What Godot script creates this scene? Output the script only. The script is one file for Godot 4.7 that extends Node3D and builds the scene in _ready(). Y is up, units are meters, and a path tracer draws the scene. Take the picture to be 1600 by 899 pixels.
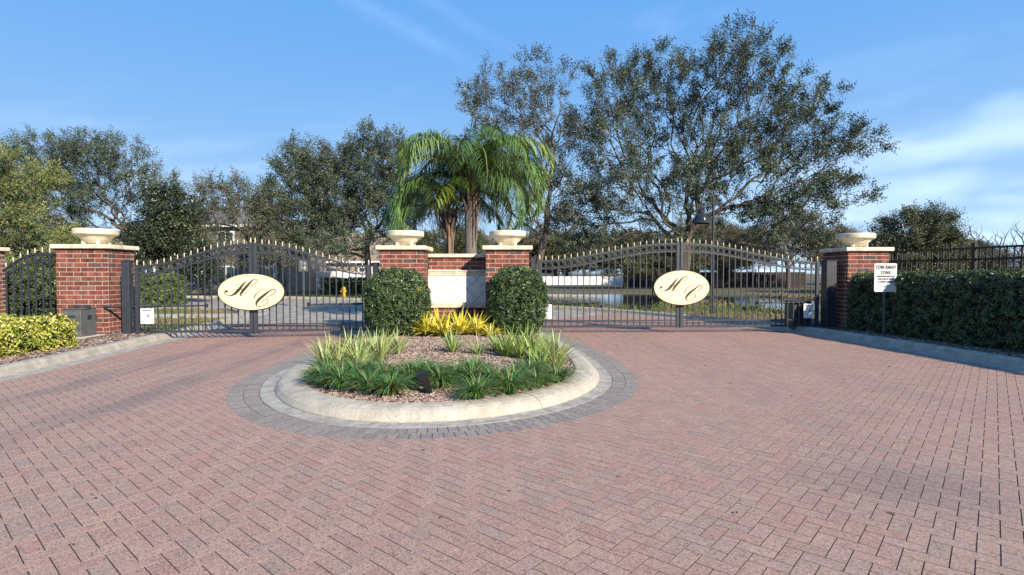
extends Node3D
# Gated brick-paved entrance with a planted island. Units metres, y up, the view runs along -z.

var names := {}
var rng := RandomNumberGenerator.new()
var mats := {}
var meshes := {}

# ------------------------------------------------------------------ mesh builder
class MB:
	var v := PackedVector3Array()
	var n := PackedVector3Array()
	var c := PackedColorArray()
	var col := Color(1, 1, 1)
	func tri(a: Vector3, b: Vector3, d: Vector3) -> void:
		var nn := (b - a).cross(d - a)
		if nn.length_squared() < 1e-16:
			return
		nn = nn.normalized()
		v.append(a); v.append(d); v.append(b)
		for i in 3:
			n.append(nn); c.append(col)
	func trin(a: Vector3, b: Vector3, d: Vector3, na: Vector3, nb: Vector3, nd: Vector3) -> void:
		v.append(a); v.append(d); v.append(b)
		n.append(na); n.append(nd); n.append(nb)
		for i in 3:
			c.append(col)
	func quad(a: Vector3, b: Vector3, d: Vector3, e: Vector3) -> void:
		tri(a, b, d)
		tri(a, d, e)
	func box(ctr: Vector3, size: Vector3, bev := 0.0, basis := Basis()) -> void:
		var h := size * 0.5
		var b: float = minf(bev, minf(h.x, minf(h.y, h.z)) * 0.9)
		var ax := [Vector3(1, 0, 0), Vector3(0, 1, 0), Vector3(0, 0, 1)]
		for i in 3:
			for s in [-1.0, 1.0]:
				var u: Vector3 = ax[(i + 1) % 3]
				var w: Vector3 = ax[(i + 2) % 3]
				var o: Vector3 = ax[i] * h[i] * s
				var hu: float = h[(i + 1) % 3] - b
				var hw: float = h[(i + 2) % 3] - b
				var p := [o - u * hu - w * hw, o + u * hu - w * hw, o + u * hu + w * hw, o - u * hu + w * hw]
				if s < 0:
					p.reverse()
				quad(ctr + basis * p[0], ctr + basis * p[1], ctr + basis * p[2], ctr + basis * p[3])
		if b <= 0.0:
			return
		for i in 3:
			var j := (i + 1) % 3
			var k := (i + 2) % 3
			for sj in [-1.0, 1.0]:
				for sk in [-1.0, 1.0]:
					var e: Vector3 = ax[i] * (h[i] - b)
					var p1: Vector3 = ax[j] * h[j] * sj + ax[k] * (h[k] - b) * sk
					var p2: Vector3 = ax[j] * (h[j] - b) * sj + ax[k] * h[k] * sk
					var q := [p1 - e, p1 + e, p2 + e, p2 - e]
					if (q[1] - q[0]).cross(q[2] - q[0]).dot(p1 + p2) < 0:
						q.reverse()
					quad(ctr + basis * q[0], ctr + basis * q[1], ctr + basis * q[2], ctr + basis * q[3])
		for sx in [-1.0, 1.0]:
			for sy in [-1.0, 1.0]:
				for sz in [-1.0, 1.0]:
					var a := Vector3(h.x * sx, (h.y - b) * sy, (h.z - b) * sz)
					var d := Vector3((h.x - b) * sx, h.y * sy, (h.z - b) * sz)
					var e := Vector3((h.x - b) * sx, (h.y - b) * sy, h.z * sz)
					if (d - a).cross(e - a).dot(a + d + e) < 0:
						tri(ctr + basis * a, ctr + basis * e, ctr + basis * d)
					else:
						tri(ctr + basis * a, ctr + basis * d, ctr + basis * e)
	# tube through points, one radius each; smooth normals; closed ends
	func tube(p: Array, r: Array, sides := 6, caps := true) -> void:
		var m := p.size()
		if m < 2:
			return
		var up := Vector3(0.31, 0.9, 0.29)
		var ring := []
		var nor := []
		for i in m:
			var a: Vector3 = p[maxi(i - 1, 0)]
			var b: Vector3 = p[mini(i + 1, m - 1)]
			var t := (b - a).normalized()
			if absf(t.dot(up.normalized())) > 0.97:
				up = Vector3(0.95, 0.1, -0.3)
			var x := up.cross(t).normalized()
			var y := t.cross(x)
			up = y
			var rr := []
			var nn := []
			for k in sides:
				var an := TAU * k / sides
				var d := x * cos(an) + y * sin(an)
				rr.append(p[i] + d * r[i])
				nn.append(d)
			ring.append(rr)
			nor.append(nn)
		for i in m - 1:
			for k in sides:
				var l := (k + 1) % sides
				trin(ring[i][k], ring[i][l], ring[i + 1][l], nor[i][k], nor[i][l], nor[i + 1][l])
				trin(ring[i][k], ring[i + 1][l], ring[i + 1][k], nor[i][k], nor[i + 1][l], nor[i + 1][k])
		if caps:
			for k in range(1, sides - 1):
				tri(ring[0][0], ring[0][k + 1], ring[0][k])
				tri(ring[m - 1][0], ring[m - 1][k], ring[m - 1][k + 1])
	# profile of (radius, height) turned about y
	func lathe(o: Vector3, prof: Array, sides := 32) -> void:
		for i in prof.size() - 1:
			var a: Vector2 = prof[i]
			var b: Vector2 = prof[i + 1]
			var d := (b - a).normalized()
			var sl := Vector2(d.y, -d.x)
			for k in sides:
				var t0 := TAU * k / sides
				var t1 := TAU * (k + 1) / sides
				var e0 := Vector3(cos(t0), 0, -sin(t0))
				var e1 := Vector3(cos(t1), 0, -sin(t1))
				var n0 := e0 * sl.x + Vector3.UP * sl.y
				var n1 := e1 * sl.x + Vector3.UP * sl.y
				var p0 := o + e0 * a.x + Vector3.UP * a.y
				var p1 := o + e1 * a.x + Vector3.UP * a.y
				var p2 := o + e1 * b.x + Vector3.UP * b.y
				var p3 := o + e0 * b.x + Vector3.UP * b.y
				if a.x > 1e-5:
					trin(p0, p1, p2, n0, n1, n1)
				if b.x > 1e-5:
					trin(p0, p2, p3, n0, n1, n0)
	# upright prism over a polygon in (x, z); bevel only on convex quads
	func prism(poly: PackedVector2Array, y0: float, y1: float, bev := 0.0) -> void:
		var q := poly
		var area := 0.0
		for i in q.size():
			var a := q[i]
			var b := q[(i + 1) % q.size()]
			area += a.x * b.y - b.x * a.y
		if area > 0:   # make it run so that the top faces up
			q = poly.duplicate()
			q.reverse()
		var m := q.size()
		var top := q
		if bev > 0 and m == 4:
			top = PackedVector2Array()
			for i in m:
				var e0 := (q[i] - q[(i + m - 1) % m]).normalized()
				var e1 := (q[(i + 1) % m] - q[i]).normalized()
				top.append(q[i] + (e1 - e0) * bev)
		var yb := y1 - bev * 0.7 if top != q else y1
		if m == 4:
			quad(_p(top[0], y1), _p(top[1], y1), _p(top[2], y1), _p(top[3], y1))
		else:
			var ix := Geometry2D.triangulate_polygon(top)
			for i in range(0, ix.size(), 3):
				var a3 := _p(top[ix[i]], y1)
				var b3 := _p(top[ix[i + 1]], y1)
				var c3 := _p(top[ix[i + 2]], y1)
				if (b3 - a3).cross(c3 - a3).y < 0:
					tri(a3, c3, b3)
				else:
					tri(a3, b3, c3)
		for i in m:
			var j := (i + 1) % m
			if top != q:
				quad(_p(q[i], yb), _p(q[j], yb), _p(top[j], y1), _p(top[i], y1))
			quad(_p(q[i], y0), _p(q[j], y0), _p(q[j], yb), _p(q[i], yb))
	func _p(a: Vector2, y: float) -> Vector3:
		return Vector3(a.x, y, a.y)
	func mesh() -> ArrayMesh:
		var m := ArrayMesh.new()
		if v.is_empty():
			return m
		var a := []
		a.resize(Mesh.ARRAY_MAX)
		a[Mesh.ARRAY_VERTEX] = v
		a[Mesh.ARRAY_NORMAL] = n
		a[Mesh.ARRAY_COLOR] = c
		m.add_surface_from_arrays(Mesh.PRIMITIVE_TRIANGLES, a)
		return m

# ------------------------------------------------------------------ scene helpers
func numbered(nm: String) -> String:
	var k: int = names.get(nm, 0)
	names[nm] = k + 1
	return nm if k == 0 else "%s_%03d" % [nm, k]

func tag(o: Node3D, label: String, category: String, group := "") -> Node3D:
	o.set_meta("label", label)
	o.set_meta("category", category)
	if group != "":
		o.set_meta("group", group)
	return o

func thing(nm: String, label: String, category: String, at := Vector3.ZERO, turn := 0.0, group := "") -> Node3D:
	var o := Node3D.new()
	o.name = numbered(nm)
	add_child(o, true)
	o.position = at
	o.rotation.y = turn
	return tag(o, label, category, group)

func part(nm: String, mesh: Mesh, m: Material, parent: Node3D, at := Vector3.ZERO, turn := 0.0, label := "") -> MeshInstance3D:
	var o := MeshInstance3D.new()
	o.mesh = mesh
	o.material_override = m
	var k := 0
	var key := "%s/%s" % [parent.get_instance_id(), nm]
	k = names.get(key, 0)
	names[key] = k + 1
	o.name = nm if k == 0 else "%s_%03d" % [nm, k]
	parent.add_child(o, true)
	o.position = at
	o.rotation.y = turn
	if label != "":
		o.set_meta("label", label)
	return o

func structure(nm: String, mesh: Mesh, m: Material) -> Node3D:
	var o: Node3D
	if mesh == null:
		o = Node3D.new()
	else:
		var mi := MeshInstance3D.new()
		mi.mesh = mesh
		mi.material_override = m
		o = mi
	o.name = numbered(nm)
	add_child(o, true)
	o.set_meta("kind", "structure")
	return o

func multi(nm: String, mesh: Mesh, m: Material, xf: Array, cols: Array, parent: Node3D) -> MultiMeshInstance3D:
	var mm := MultiMesh.new()
	mm.transform_format = MultiMesh.TRANSFORM_3D
	mm.use_colors = true
	mm.mesh = mesh
	mm.instance_count = xf.size()
	for i in xf.size():
		mm.set_instance_transform(i, xf[i])
		mm.set_instance_color(i, cols[i])
	var o := MultiMeshInstance3D.new()
	o.multimesh = mm
	o.material_override = m
	o.set_meta("kind", "stuff")
	if parent == self:
		o.name = numbered(nm)
	else:
		o.name = nm
	parent.add_child(o, true)
	return o

func dup(o: Node3D, nm: String, label: String, at: Vector3, turn := 0.0, size := Vector3.ONE) -> Node3D:
	var r: Node3D = o.duplicate()
	r.name = numbered(nm)
	add_child(r, true)
	r.position = at
	r.rotation.y = turn
	r.scale = size
	r.set_meta("label", label)
	return r

func noise_tex(sd: int, freq: float, lo: float, hi: float, size := 256, oct := 4, cell := false) -> ImageTexture:
	var f := FastNoiseLite.new()
	f.seed = sd
	f.frequency = freq
	f.fractal_octaves = oct
	if cell:
		f.noise_type = FastNoiseLite.TYPE_CELLULAR
	var im := f.get_seamless_image(size, size)
	var out := Image.create(size, size, false, Image.FORMAT_L8)
	for y in size:
		for x in size:
			var g := lerpf(lo, hi, im.get_pixel(x, y).r)
			out.set_pixel(x, y, Color(g, g, g))
	return ImageTexture.create_from_image(out)

func speckle_tex(sd: int, size: int, base: float, amp: float, bright: float, dark: float) -> ImageTexture:
	var r := RandomNumberGenerator.new()
	r.seed = sd
	var out := Image.create(size, size, false, Image.FORMAT_L8)
	for y in size:
		for x in size:
			var g := base + r.randf_range(-amp, amp)
			if x > 0 and y > 0 and r.randf() < 0.45:   # grains two pixels wide
				g = out.get_pixel(x - 1, y - (r.randi() % 2)).r
			var q := r.randf()
			if q < bright:
				g += 0.22
			elif q > 1.0 - dark:
				g -= 0.3
			g = clampf(g, 0.0, 1.0)
			out.set_pixel(x, y, Color(g, g, g))
	return ImageTexture.create_from_image(out)

func mat(lin: Color, rough := 0.8, tex: Texture2D = null, scale := 1.0, bump: Texture2D = null, bump_cm := 0.0, metal := 0.0) -> StandardMaterial3D:
	var m := StandardMaterial3D.new()
	m.albedo_color = lin.linear_to_srgb()
	m.roughness = rough
	m.metallic = metal
	if tex or bump:
		m.uv1_triplanar = true
		m.uv1_world_triplanar = true
		m.uv1_scale = Vector3.ONE * scale
	if tex:
		m.albedo_texture = tex
	if bump:
		m.heightmap_enabled = true
		m.heightmap_texture = bump
		m.heightmap_scale = bump_cm
	return m

func weathered(m: StandardMaterial3D, t: Texture2D, scale: float) -> StandardMaterial3D:
	m.detail_enabled = true
	m.detail_albedo = t
	m.detail_blend_mode = BaseMaterial3D.BLEND_MODE_MUL
	m.detail_uv_layer = BaseMaterial3D.DETAIL_UV_2
	m.uv2_triplanar = true
	m.uv2_world_triplanar = true
	m.uv2_scale = Vector3(1.0, 0.45, 1.0) * scale
	return m

func leaf_mat(rough := 0.5, back := 0.3, lin := Color(1, 1, 1)) -> StandardMaterial3D:
	var m := StandardMaterial3D.new()
	m.vertex_color_use_as_albedo = true
	m.albedo_color = lin.linear_to_srgb()
	m.roughness = rough
	m.cull_mode = BaseMaterial3D.CULL_DISABLED
	m.backlight_enabled = true
	m.backlight = Color(back, back, back * 0.6)
	return m

func P(x: float, y: float, depth: float) -> Vector3:
	return Vector3(x, y, -depth)

func smooth_path(p: Array, step := 0.5) -> Array:
	# Catmull-Rom through Vector2s
	var out := []
	for i in p.size() - 1:
		var a: Vector2 = p[maxi(i - 1, 0)]
		var b: Vector2 = p[i]
		var d: Vector2 = p[i + 1]
		var e: Vector2 = p[mini(i + 2, p.size() - 1)]
		var k := maxi(1, int(ceil(b.distance_to(d) / step)))
		for j in k:
			out.append(b.cubic_interpolate(d, a, e, float(j) / k))
	out.append(p[p.size() - 1])
	return out

# ------------------------------------------------------------------ layout curves
func island_outline(steps := 150) -> Array:
	# outer edge of the grey paver band, in (x, z), running round from the rear left past the front to the rear right
	var cx := -1.12
	var pts := []
	var zr := 20.2
	# left side from rear to z 8.8
	for zz in [[20.2, 0.0], [20.1, 0.55], [19.7, 1.1], [19.0, 1.5], [17.5, 1.85], [15.5, 2.1], [13.0, 2.5], [10.9, 2.75], [9.6, 2.81]]:
		pts.append(Vector2(cx - zz[1], -zz[0]))
	for i in range(0, 15):
		var t := PI * 0.5 * i / 15.0
		pts.append(Vector2(cx - 2.81 * cos(t), -(8.75 - 3.8 * sin(t))))
	for i in range(0, 16):
		var t2 := PI * 0.5 * (1.0 - i / 15.0)
		pts.append(Vector2(cx + 2.95 * cos(t2), -(8.35 - 3.4 * sin(t2))))
	for zz in [[9.3, 2.94], [10.8, 2.8], [13.0, 2.46], [15.5, 2.1], [17.5, 1.8], [19.0, 1.45], [19.7, 1.05], [20.1, 0.5]]:
		pts.append(Vector2(cx + zz[1], -zz[0]))
	pts.append(pts[0])
	var sm := smooth_path(pts, 0.2)
	sm.pop_back()
	return sm

func resample(p: Array, step: float, closed: bool) -> Array:
	var q := p.duplicate()
	if closed:
		q.append(p[0])
	var total := 0.0
	for i in q.size() - 1:
		total += q[i].distance_to(q[i + 1])
	var n := int(round(total / step))
	var st := total / n
	var out := []
	var acc := 0.0
	var want := 0.0
	for i in q.size() - 1:
		var d: float = q[i].distance_to(q[i + 1])
		while want <= acc + d and out.size() < n:
			out.append(q[i].lerp(q[i + 1], (want - acc) / maxf(d, 1e-6)))
			want += st
		acc += d
	if not closed:
		out.append(q[q.size() - 1])
	return out

func normals_of(p: Array, closed: bool) -> Array:
	# unit normals to the left of travel, in (x, z) where left = (tz, -tx)
	var out := []
	var n := p.size()
	for i in n:
		var a: Vector2
		var b: Vector2
		if closed:
			a = p[(i + n - 1) % n]
			b = p[(i + 1) % n]
		else:
			a = p[maxi(i - 1, 0)]
			b = p[mini(i + 1, n - 1)]
		var t := (b - a).normalized()
		out.append(Vector2(t.y, -t.x))
	return out

func offset_path(p: Array, d: float, closed: bool) -> PackedVector2Array:
	var nn := normals_of(p, closed)
	var out := PackedVector2Array()
	for i in p.size():
		out.append(p[i] + nn[i] * d)
	return out

# sweeps a profile of (offset, height) along part of a path
func sweep(b: MB, p: Array, nn: Array, prof: Array, i0: int, i1: int, closed: bool, ends := true, gap := 0.0) -> void:
	var n := p.size()
	var prev := []
	for s in range(i0, i1 + 1):
		var i := s % n if closed else s
		var q: Vector2 = p[i]
		if gap > 0.0 and (s == i0 or s == i1):
			var t := Vector2(-nn[i].y, nn[i].x)
			q += t * (gap if s == i0 else -gap)
		var ring := []
		for k in prof.size():
			var o: Vector2 = q + nn[i] * prof[k].x
			ring.append(Vector3(o.x, prof[k].y, o.y))
		if ends and (s == i0 or s == i1):
			var flat_prof := PackedVector2Array(prof)
			var ix := Geometry2D.triangulate_polygon(flat_prof)
			for k in range(0, ix.size(), 3):
				b.tri(ring[ix[k]], ring[ix[k + 1]], ring[ix[k + 2]])
		if not prev.is_empty():
			for k in ring.size() - 1:
				# slope of profile smooth enough: flat faces
				b.quad(prev[k], ring[k], ring[k + 1], prev[k + 1])
		prev = ring

var left_edge := []
var right_edge := []

func _ready() -> void:
	rng.seed = 7
	# ---------------- camera, sky, sun, exposure
	var cam := Camera3D.new()
	cam.name = "camera"
	add_child(cam)
	cam.position = Vector3(0, 1.5, 0)
	cam.rotation_degrees = Vector3(-1.43, 0, 0)
	cam.fov = 55.1
	cam.near = 0.05
	cam.far = 6000.0
	cam.current = true

	var we := WorldEnvironment.new()
	we.name = "world_environment"
	var env := Environment.new()
	env.background_mode = Environment.BG_SKY
	env.tonemap_mode = Environment.TONE_MAPPER_LINEAR
	env.tonemap_exposure = 2.0
	env.sdfgi_enabled = true
	env.ssao_enabled = true
	env.ssil_enabled = true
	var sky := Sky.new()
	var sm := ProceduralSkyMaterial.new()
	sm.sky_top_color = Color(0.265, 0.475, 0.70)
	sm.sky_horizon_color = Color(0.57, 0.675, 0.75)
	sm.sky_curve = 0.15
	sm.sky_energy_multiplier = 1.0
	sm.ground_bottom_color = Color(0.3, 0.33, 0.3)
	sm.ground_horizon_color = Color(0.55, 0.66, 0.75)
	sm.sky_cover = cloud_cover()
	sm.sky_cover_modulate = Color(1, 1, 1, 0.8)
	sky.sky_material = sm
	env.sky = sky
	we.environment = env
	add_child(we)

	var sun := DirectionalLight3D.new()
	sun.name = "sun"
	add_child(sun)
	var az := deg_to_rad(37.0)
	var el := deg_to_rad(28.0)
	var to_sun := Vector3(sin(az) * cos(el), sin(el), cos(az) * cos(el))
	sun.look_at_from_position(to_sun * 50.0, Vector3.ZERO, Vector3.UP)
	sun.light_energy = 1.5
	sun.light_color = Color(1.0, 0.945, 0.86)
	sun.light_angular_distance = 0.55
	sun.shadow_enabled = true
	sun.sky_mode = DirectionalLight3D.SKY_MODE_LIGHT_ONLY

	make_materials()
	left_edge = smooth_path([Vector2(-6.85, 6), Vector2(-6.9, 0), Vector2(-6.98, -4), Vector2(-7.1, -7.65), Vector2(-7.27, -9.65), Vector2(-7.5, -11.5), Vector2(-7.66, -13.1), Vector2(-8.05, -15.5), Vector2(-8.7, -18.5), Vector2(-10.2, -21.5), Vector2(-13.0, -23.6), Vector2(-18, -24.6), Vector2(-40, -25.0)], 0.5)
	right_edge = smooth_path([Vector2(8.3, 6), Vector2(8.15, 0), Vector2(8.0, -4), Vector2(7.78, -8.3), Vector2(7.6, -11.0), Vector2(7.3, -13.6), Vector2(6.75, -15.6), Vector2(5.4, -18.2), Vector2(3.9, -20.7), Vector2(1.6, -23.2), Vector2(-3, -26.8), Vector2(-9, -30.5), Vector2(-14, -33.0), Vector2(-20, -34.0), Vector2(-40, -34.4)], 0.5)
	build_ground()
	build_paving()
	build_kerbs()
	build_monument()
	build_gates()
	build_fences()
	build_objects()
	build_island_plants()
	build_hedges()
	build_palms()
	build_oaks()
	build_background()

func cloud_cover() -> ImageTexture:
	var w := 1024
	var h := 512
	var im := Image.create(w, h, false, Image.FORMAT_RGBA8)
	im.fill(Color(1, 1, 1, 0))
	var f := FastNoiseLite.new()
	f.seed = 11
	f.frequency = 0.9
	f.fractal_octaves = 5
	var g := FastNoiseLite.new()
	g.seed = 4
	g.frequency = 0.35
	g.fractal_octaves = 3
	for y in range(0, h / 2 + 2):
		var elv := PI * 0.5 - PI * (y + 0.5) / h
		for x in w:
			var a := wrapf(TAU * (x + 0.5) / w, -PI, PI)     # 0 looks along -z, + to the right
			var e := maxf(elv, 0.02)
			# a plane of cirrus overhead
			var k := 1.0 / (sin(e) + 0.12)
			var px := sin(a) * cos(e) * k
			var pz := -cos(a) * cos(e) * k
			var u := px * 0.8 + pz * 0.6
			var vv := -px * 0.6 + pz * 0.8
			var s := f.get_noise_2d(u * 0.55 + g.get_noise_2d(px, pz) * 1.2, vv * 2.2)
			var m := g.get_noise_2d(px * 0.9 + 5.0, pz * 0.9)
			var al := smoothstep(0.1, 0.8, s + m * 0.5) * 0.05
			al += smoothstep(-0.25, 0.4, f.get_noise_2d(px * 0.8 + 9.0, pz * 2.6)) * 0.09 * smoothstep(0.32, 0.06, e)
			# bank of cirrus low on the right and round the far side
			var bank := smoothstep(0.25, 0.75, a) * smoothstep(0.36, 0.16, e) * smoothstep(0.0, 0.05, e)
			al += bank * smoothstep(-0.28, 0.3, f.get_noise_2d(a * 2.2 + g.get_noise_2d(a * 5.0, e * 9.0) * 0.6, e * 10.0 - a * 1.2)) * 0.17
			# two old contrails
			for cl in [[-0.36, 0.475, -0.03, 0.345, 0.012, 0.045], [-0.25, 0.50, 0.05, 0.36, 0.010, 0.025]]:
				var p0 := Vector2(cl[0], cl[1])
				var p1 := Vector2(cl[2], cl[3])
				var q := Vector2(a, e)
				var t := clampf((q - p0).dot(p1 - p0) / (p1 - p0).length_squared(), -0.6, 1.0)
				var d := q.distance_to(p0.lerp(p1, t)) + f.get_noise_2d(a * 20.0, e * 20.0) * 0.006
				al += cl[5] * exp(-d * d / (cl[4] * cl[4])) * smoothstep(1.0, 0.6, t)
			im.set_pixel(x, y, Color(1, 1, 1, clampf(al, 0.0, 0.85)))
	return ImageTexture.create_from_image(im)

func make_materials() -> void:
	var sp := speckle_tex(3, 512, 0.85, 0.15, 0.04, 0.05)
	var cloudy := noise_tex(5, 0.02, 0.62, 1.0, 256, 5)
	var fine := noise_tex(8, 0.09, 0.7, 1.0, 256, 4)
	var grit := speckle_tex(9, 256, 0.86, 0.09, 0.02, 0.03)
	var bumpy := noise_tex(12, 0.12, 0.0, 1.0, 256, 4)
	var grime2 := noise_tex(29, 0.022, 0.78, 1.06, 256, 5)
	# pavers: granular face
	var pm := mat(Color(1, 1, 1), 0.9, sp, 0.62, sp, 0.16)
	pm.vertex_color_use_as_albedo = true
	mats.paver = pm
	mats.sand = mat(Color(0.034, 0.026, 0.023), 0.95, grit, 3.0)
	mats.concrete = mat(Color(0.66, 0.60, 0.49), 0.9, noise_tex(14, 0.02, 0.78, 1.0, 256, 5), 0.9, bumpy, 0.08)
	mats.concrete.detail_enabled = true
	mats.concrete.detail_albedo = grit
	mats.concrete.detail_blend_mode = BaseMaterial3D.BLEND_MODE_MUL
	mats.kerb = mat(Color(0.45, 0.415, 0.35), 0.9, noise_tex(15, 0.025, 0.8, 1.0, 256, 5), 0.7, bumpy, 0.02)
	mats.gutter = mat(Color(0.43, 0.40, 0.35), 0.9, noise_tex(16, 0.03, 0.82, 1.0, 256, 5), 1.3, bumpy, 0.05)
	mats.road = mat(Color(0.40, 0.37, 0.32), 0.92, cloudy, 0.35, bumpy, 0.15)
	mats.mulch = mat(Color(0.17, 0.115, 0.085), 0.95, noise_tex(21, 0.15, 0.35, 1.0, 256, 4), 2.0, bumpy, 1.2)
	mats.chip = leaf_mat(0.9, 0.05)
	mats.stone = mat(Color(0.80, 0.71, 0.535), 0.8, noise_tex(25, 0.015, 0.88, 1.0, 256, 4), 0.8, bumpy, 0.06)
	mats.panel = mat(Color(0.78, 0.755, 0.69), 0.8, noise_tex(26, 0.02, 0.9, 1.0, 256, 4), 0.9, bumpy, 0.05)
	mats.mortar = mat(Color(0.52, 0.46, 0.39), 0.95, grit, 4.0)
	var grime := noise_tex(30, 0.02, 0.62, 1.12, 256, 5)
	mats.stone = weathered(mats.stone, grime2, 0.7)
	mats.kerb = weathered(mats.kerb, grime2, 0.6)
	mats.gutter = weathered(mats.gutter, grime2, 0.7)
	var bt := noise_tex(31, 0.05, 0.62, 1.0, 256, 5)
	mats.brick = []
	for cc in [Color(0.35, 0.095, 0.06), Color(0.31, 0.08, 0.052), Color(0.38, 0.115, 0.075), Color(0.24, 0.062, 0.048), Color(0.15, 0.095, 0.088), Color(0.37, 0.16, 0.125)]:
		mats.brick.append(weathered(mat(cc, 0.88, bt, 2.6, bumpy, 0.25), grime, 0.9))
	mats.iron = mat(Color(0.038, 0.044, 0.058), 0.42, noise_tex(33, 0.03, 0.8, 1.0, 128, 3), 1.3)
	mats.iron_dark = mat(Color(0.03, 0.034, 0.045), 0.45, noise_tex(34, 0.03, 0.75, 1.0, 128, 3), 1.3)
	mats.black = mat(Color(0.009, 0.009, 0.01), 0.45)
	mats.finial = mat(Color(0.5, 0.45, 0.33), 0.4)
	mats.cream = mat(Color(0.66, 0.565, 0.365), 0.5)
	mats.line = mat(Color(0.03, 0.024, 0.014), 0.45)
	mats.white = mat(Color(0.62, 0.62, 0.62), 0.5)
	mats.ink = mat(Color(0.05, 0.05, 0.06), 0.6)
	mats.faint = mat(Color(0.42, 0.43, 0.46), 0.6)
	mats.box = mat(Color(0.10, 0.105, 0.105), 0.55, noise_tex(35, 0.02, 0.8, 1.0, 128, 4), 1.0)
	mats.green_post = mat(Color(0.05, 0.08, 0.07), 0.5)
	mats.bark = mat(Color(0.185, 0.155, 0.125), 0.95, noise_tex(41, 0.06, 0.4, 1.0, 256, 5), 1.2, bumpy, 2.5)
	mats.bark_grey = mat(Color(0.2, 0.175, 0.15), 0.95, noise_tex(42, 0.06, 0.4, 1.0, 256, 5), 1.5, bumpy, 2.0)
	mats.palm_trunk = mat(Color(0.29, 0.26, 0.23), 0.95, noise_tex(43, 0.06, 0.45, 1.0, 256, 5), 2.0, bumpy, 1.5)
	mats.palm_boot = mat(Color(0.22, 0.15, 0.115), 0.9, noise_tex(44, 0.08, 0.4, 1.0, 256, 4), 3.0)
	mats.straw = mat(Color(0.26, 0.17, 0.1), 0.9)
	mats.leaf = leaf_mat(0.5, 0.3)
	mats.leaf_gloss = leaf_mat(0.4, 0.2)
	mats.blade = leaf_mat(0.45, 0.4)
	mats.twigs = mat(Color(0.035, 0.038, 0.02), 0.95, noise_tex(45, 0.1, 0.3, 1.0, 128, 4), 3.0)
	var gm := mat(Color(1, 1, 1), 0.95, noise_tex(46, 0.03, 0.55, 1.0, 512, 6), 0.35, bumpy, 3.0)
	gm.vertex_color_use_as_albedo = true
	mats.ground = gm
	var wm := mat(Color(0.02, 0.028, 0.022), 0.05, null, 0.6, noise_tex(47, 0.015, 0.3, 0.7, 256, 3), 0.6)
	wm.metallic_specular = 0.7
	mats.water = wm
	mats.vinyl = mat(Color(0.66, 0.67, 0.68), 0.45)
	mats.wood_fence_shaded = mat(Color(0.04, 0.028, 0.024), 0.9, noise_tex(48, 0.05, 0.6, 1.0, 128, 4), 2.0)  # brown boards darkened to stand in for the shade of trees
	mats.stucco = mat(Color(0.42, 0.35, 0.26), 0.9, fine, 1.5)
	mats.stucco_dark = mat(Color(0.2, 0.18, 0.155), 0.9, fine, 1.5)
	mats.roof_tan = mat(Color(0.40, 0.33, 0.24), 0.9, noise_tex(49, 0.1, 0.5, 1.0, 256, 4), 1.2)
	mats.roof_grey = mat(Color(0.17, 0.16, 0.155), 0.9, noise_tex(50, 0.1, 0.6, 1.0, 256, 4), 1.2)
	mats.glass = mat(Color(0.03, 0.05, 0.055), 0.08)
	mats.yellow = mat(Color(0.5, 0.28, 0.02), 0.45)
	mats.fine = fine

# ------------------------------------------------------------------ ground, pond, roads
var pond := PackedVector2Array([Vector2(-9, -36), Vector2(-5, -31), Vector2(0.5, -27.2), Vector2(4.2, -24.4), Vector2(6.2, -23.3), Vector2(7.0, -26.0), Vector2(8.0, -28.8), Vector2(9.6, -28.6), Vector2(10.0, -25.5), Vector2(10.4, -21.0), Vector2(12.5, -20.0), Vector2(16.0, -22.5), Vector2(18.5, -27), Vector2(19.5, -33), Vector2(17, -40), Vector2(10, -45), Vector2(1, -47.5), Vector2(-7, -46)])

func pond_depth(q: Vector2) -> float:
	var d := 1e9
	for i in pond.size():
		d = minf(d, q.distance_to(Geometry2D.get_closest_point_to_segment(q, pond[i], pond[(i + 1) % pond.size()])))
	if Geometry2D.is_point_in_polygon(q, pond):
		return d
	return -d

func ground_y(q: Vector2) -> float:
	var y := -0.035
	if q.x > -14 and q.x < 26 and q.y < -16 and q.y > -54:
		y -= 1.0 * smoothstep(-0.35, 2.2, pond_depth(q))
	return y

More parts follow.
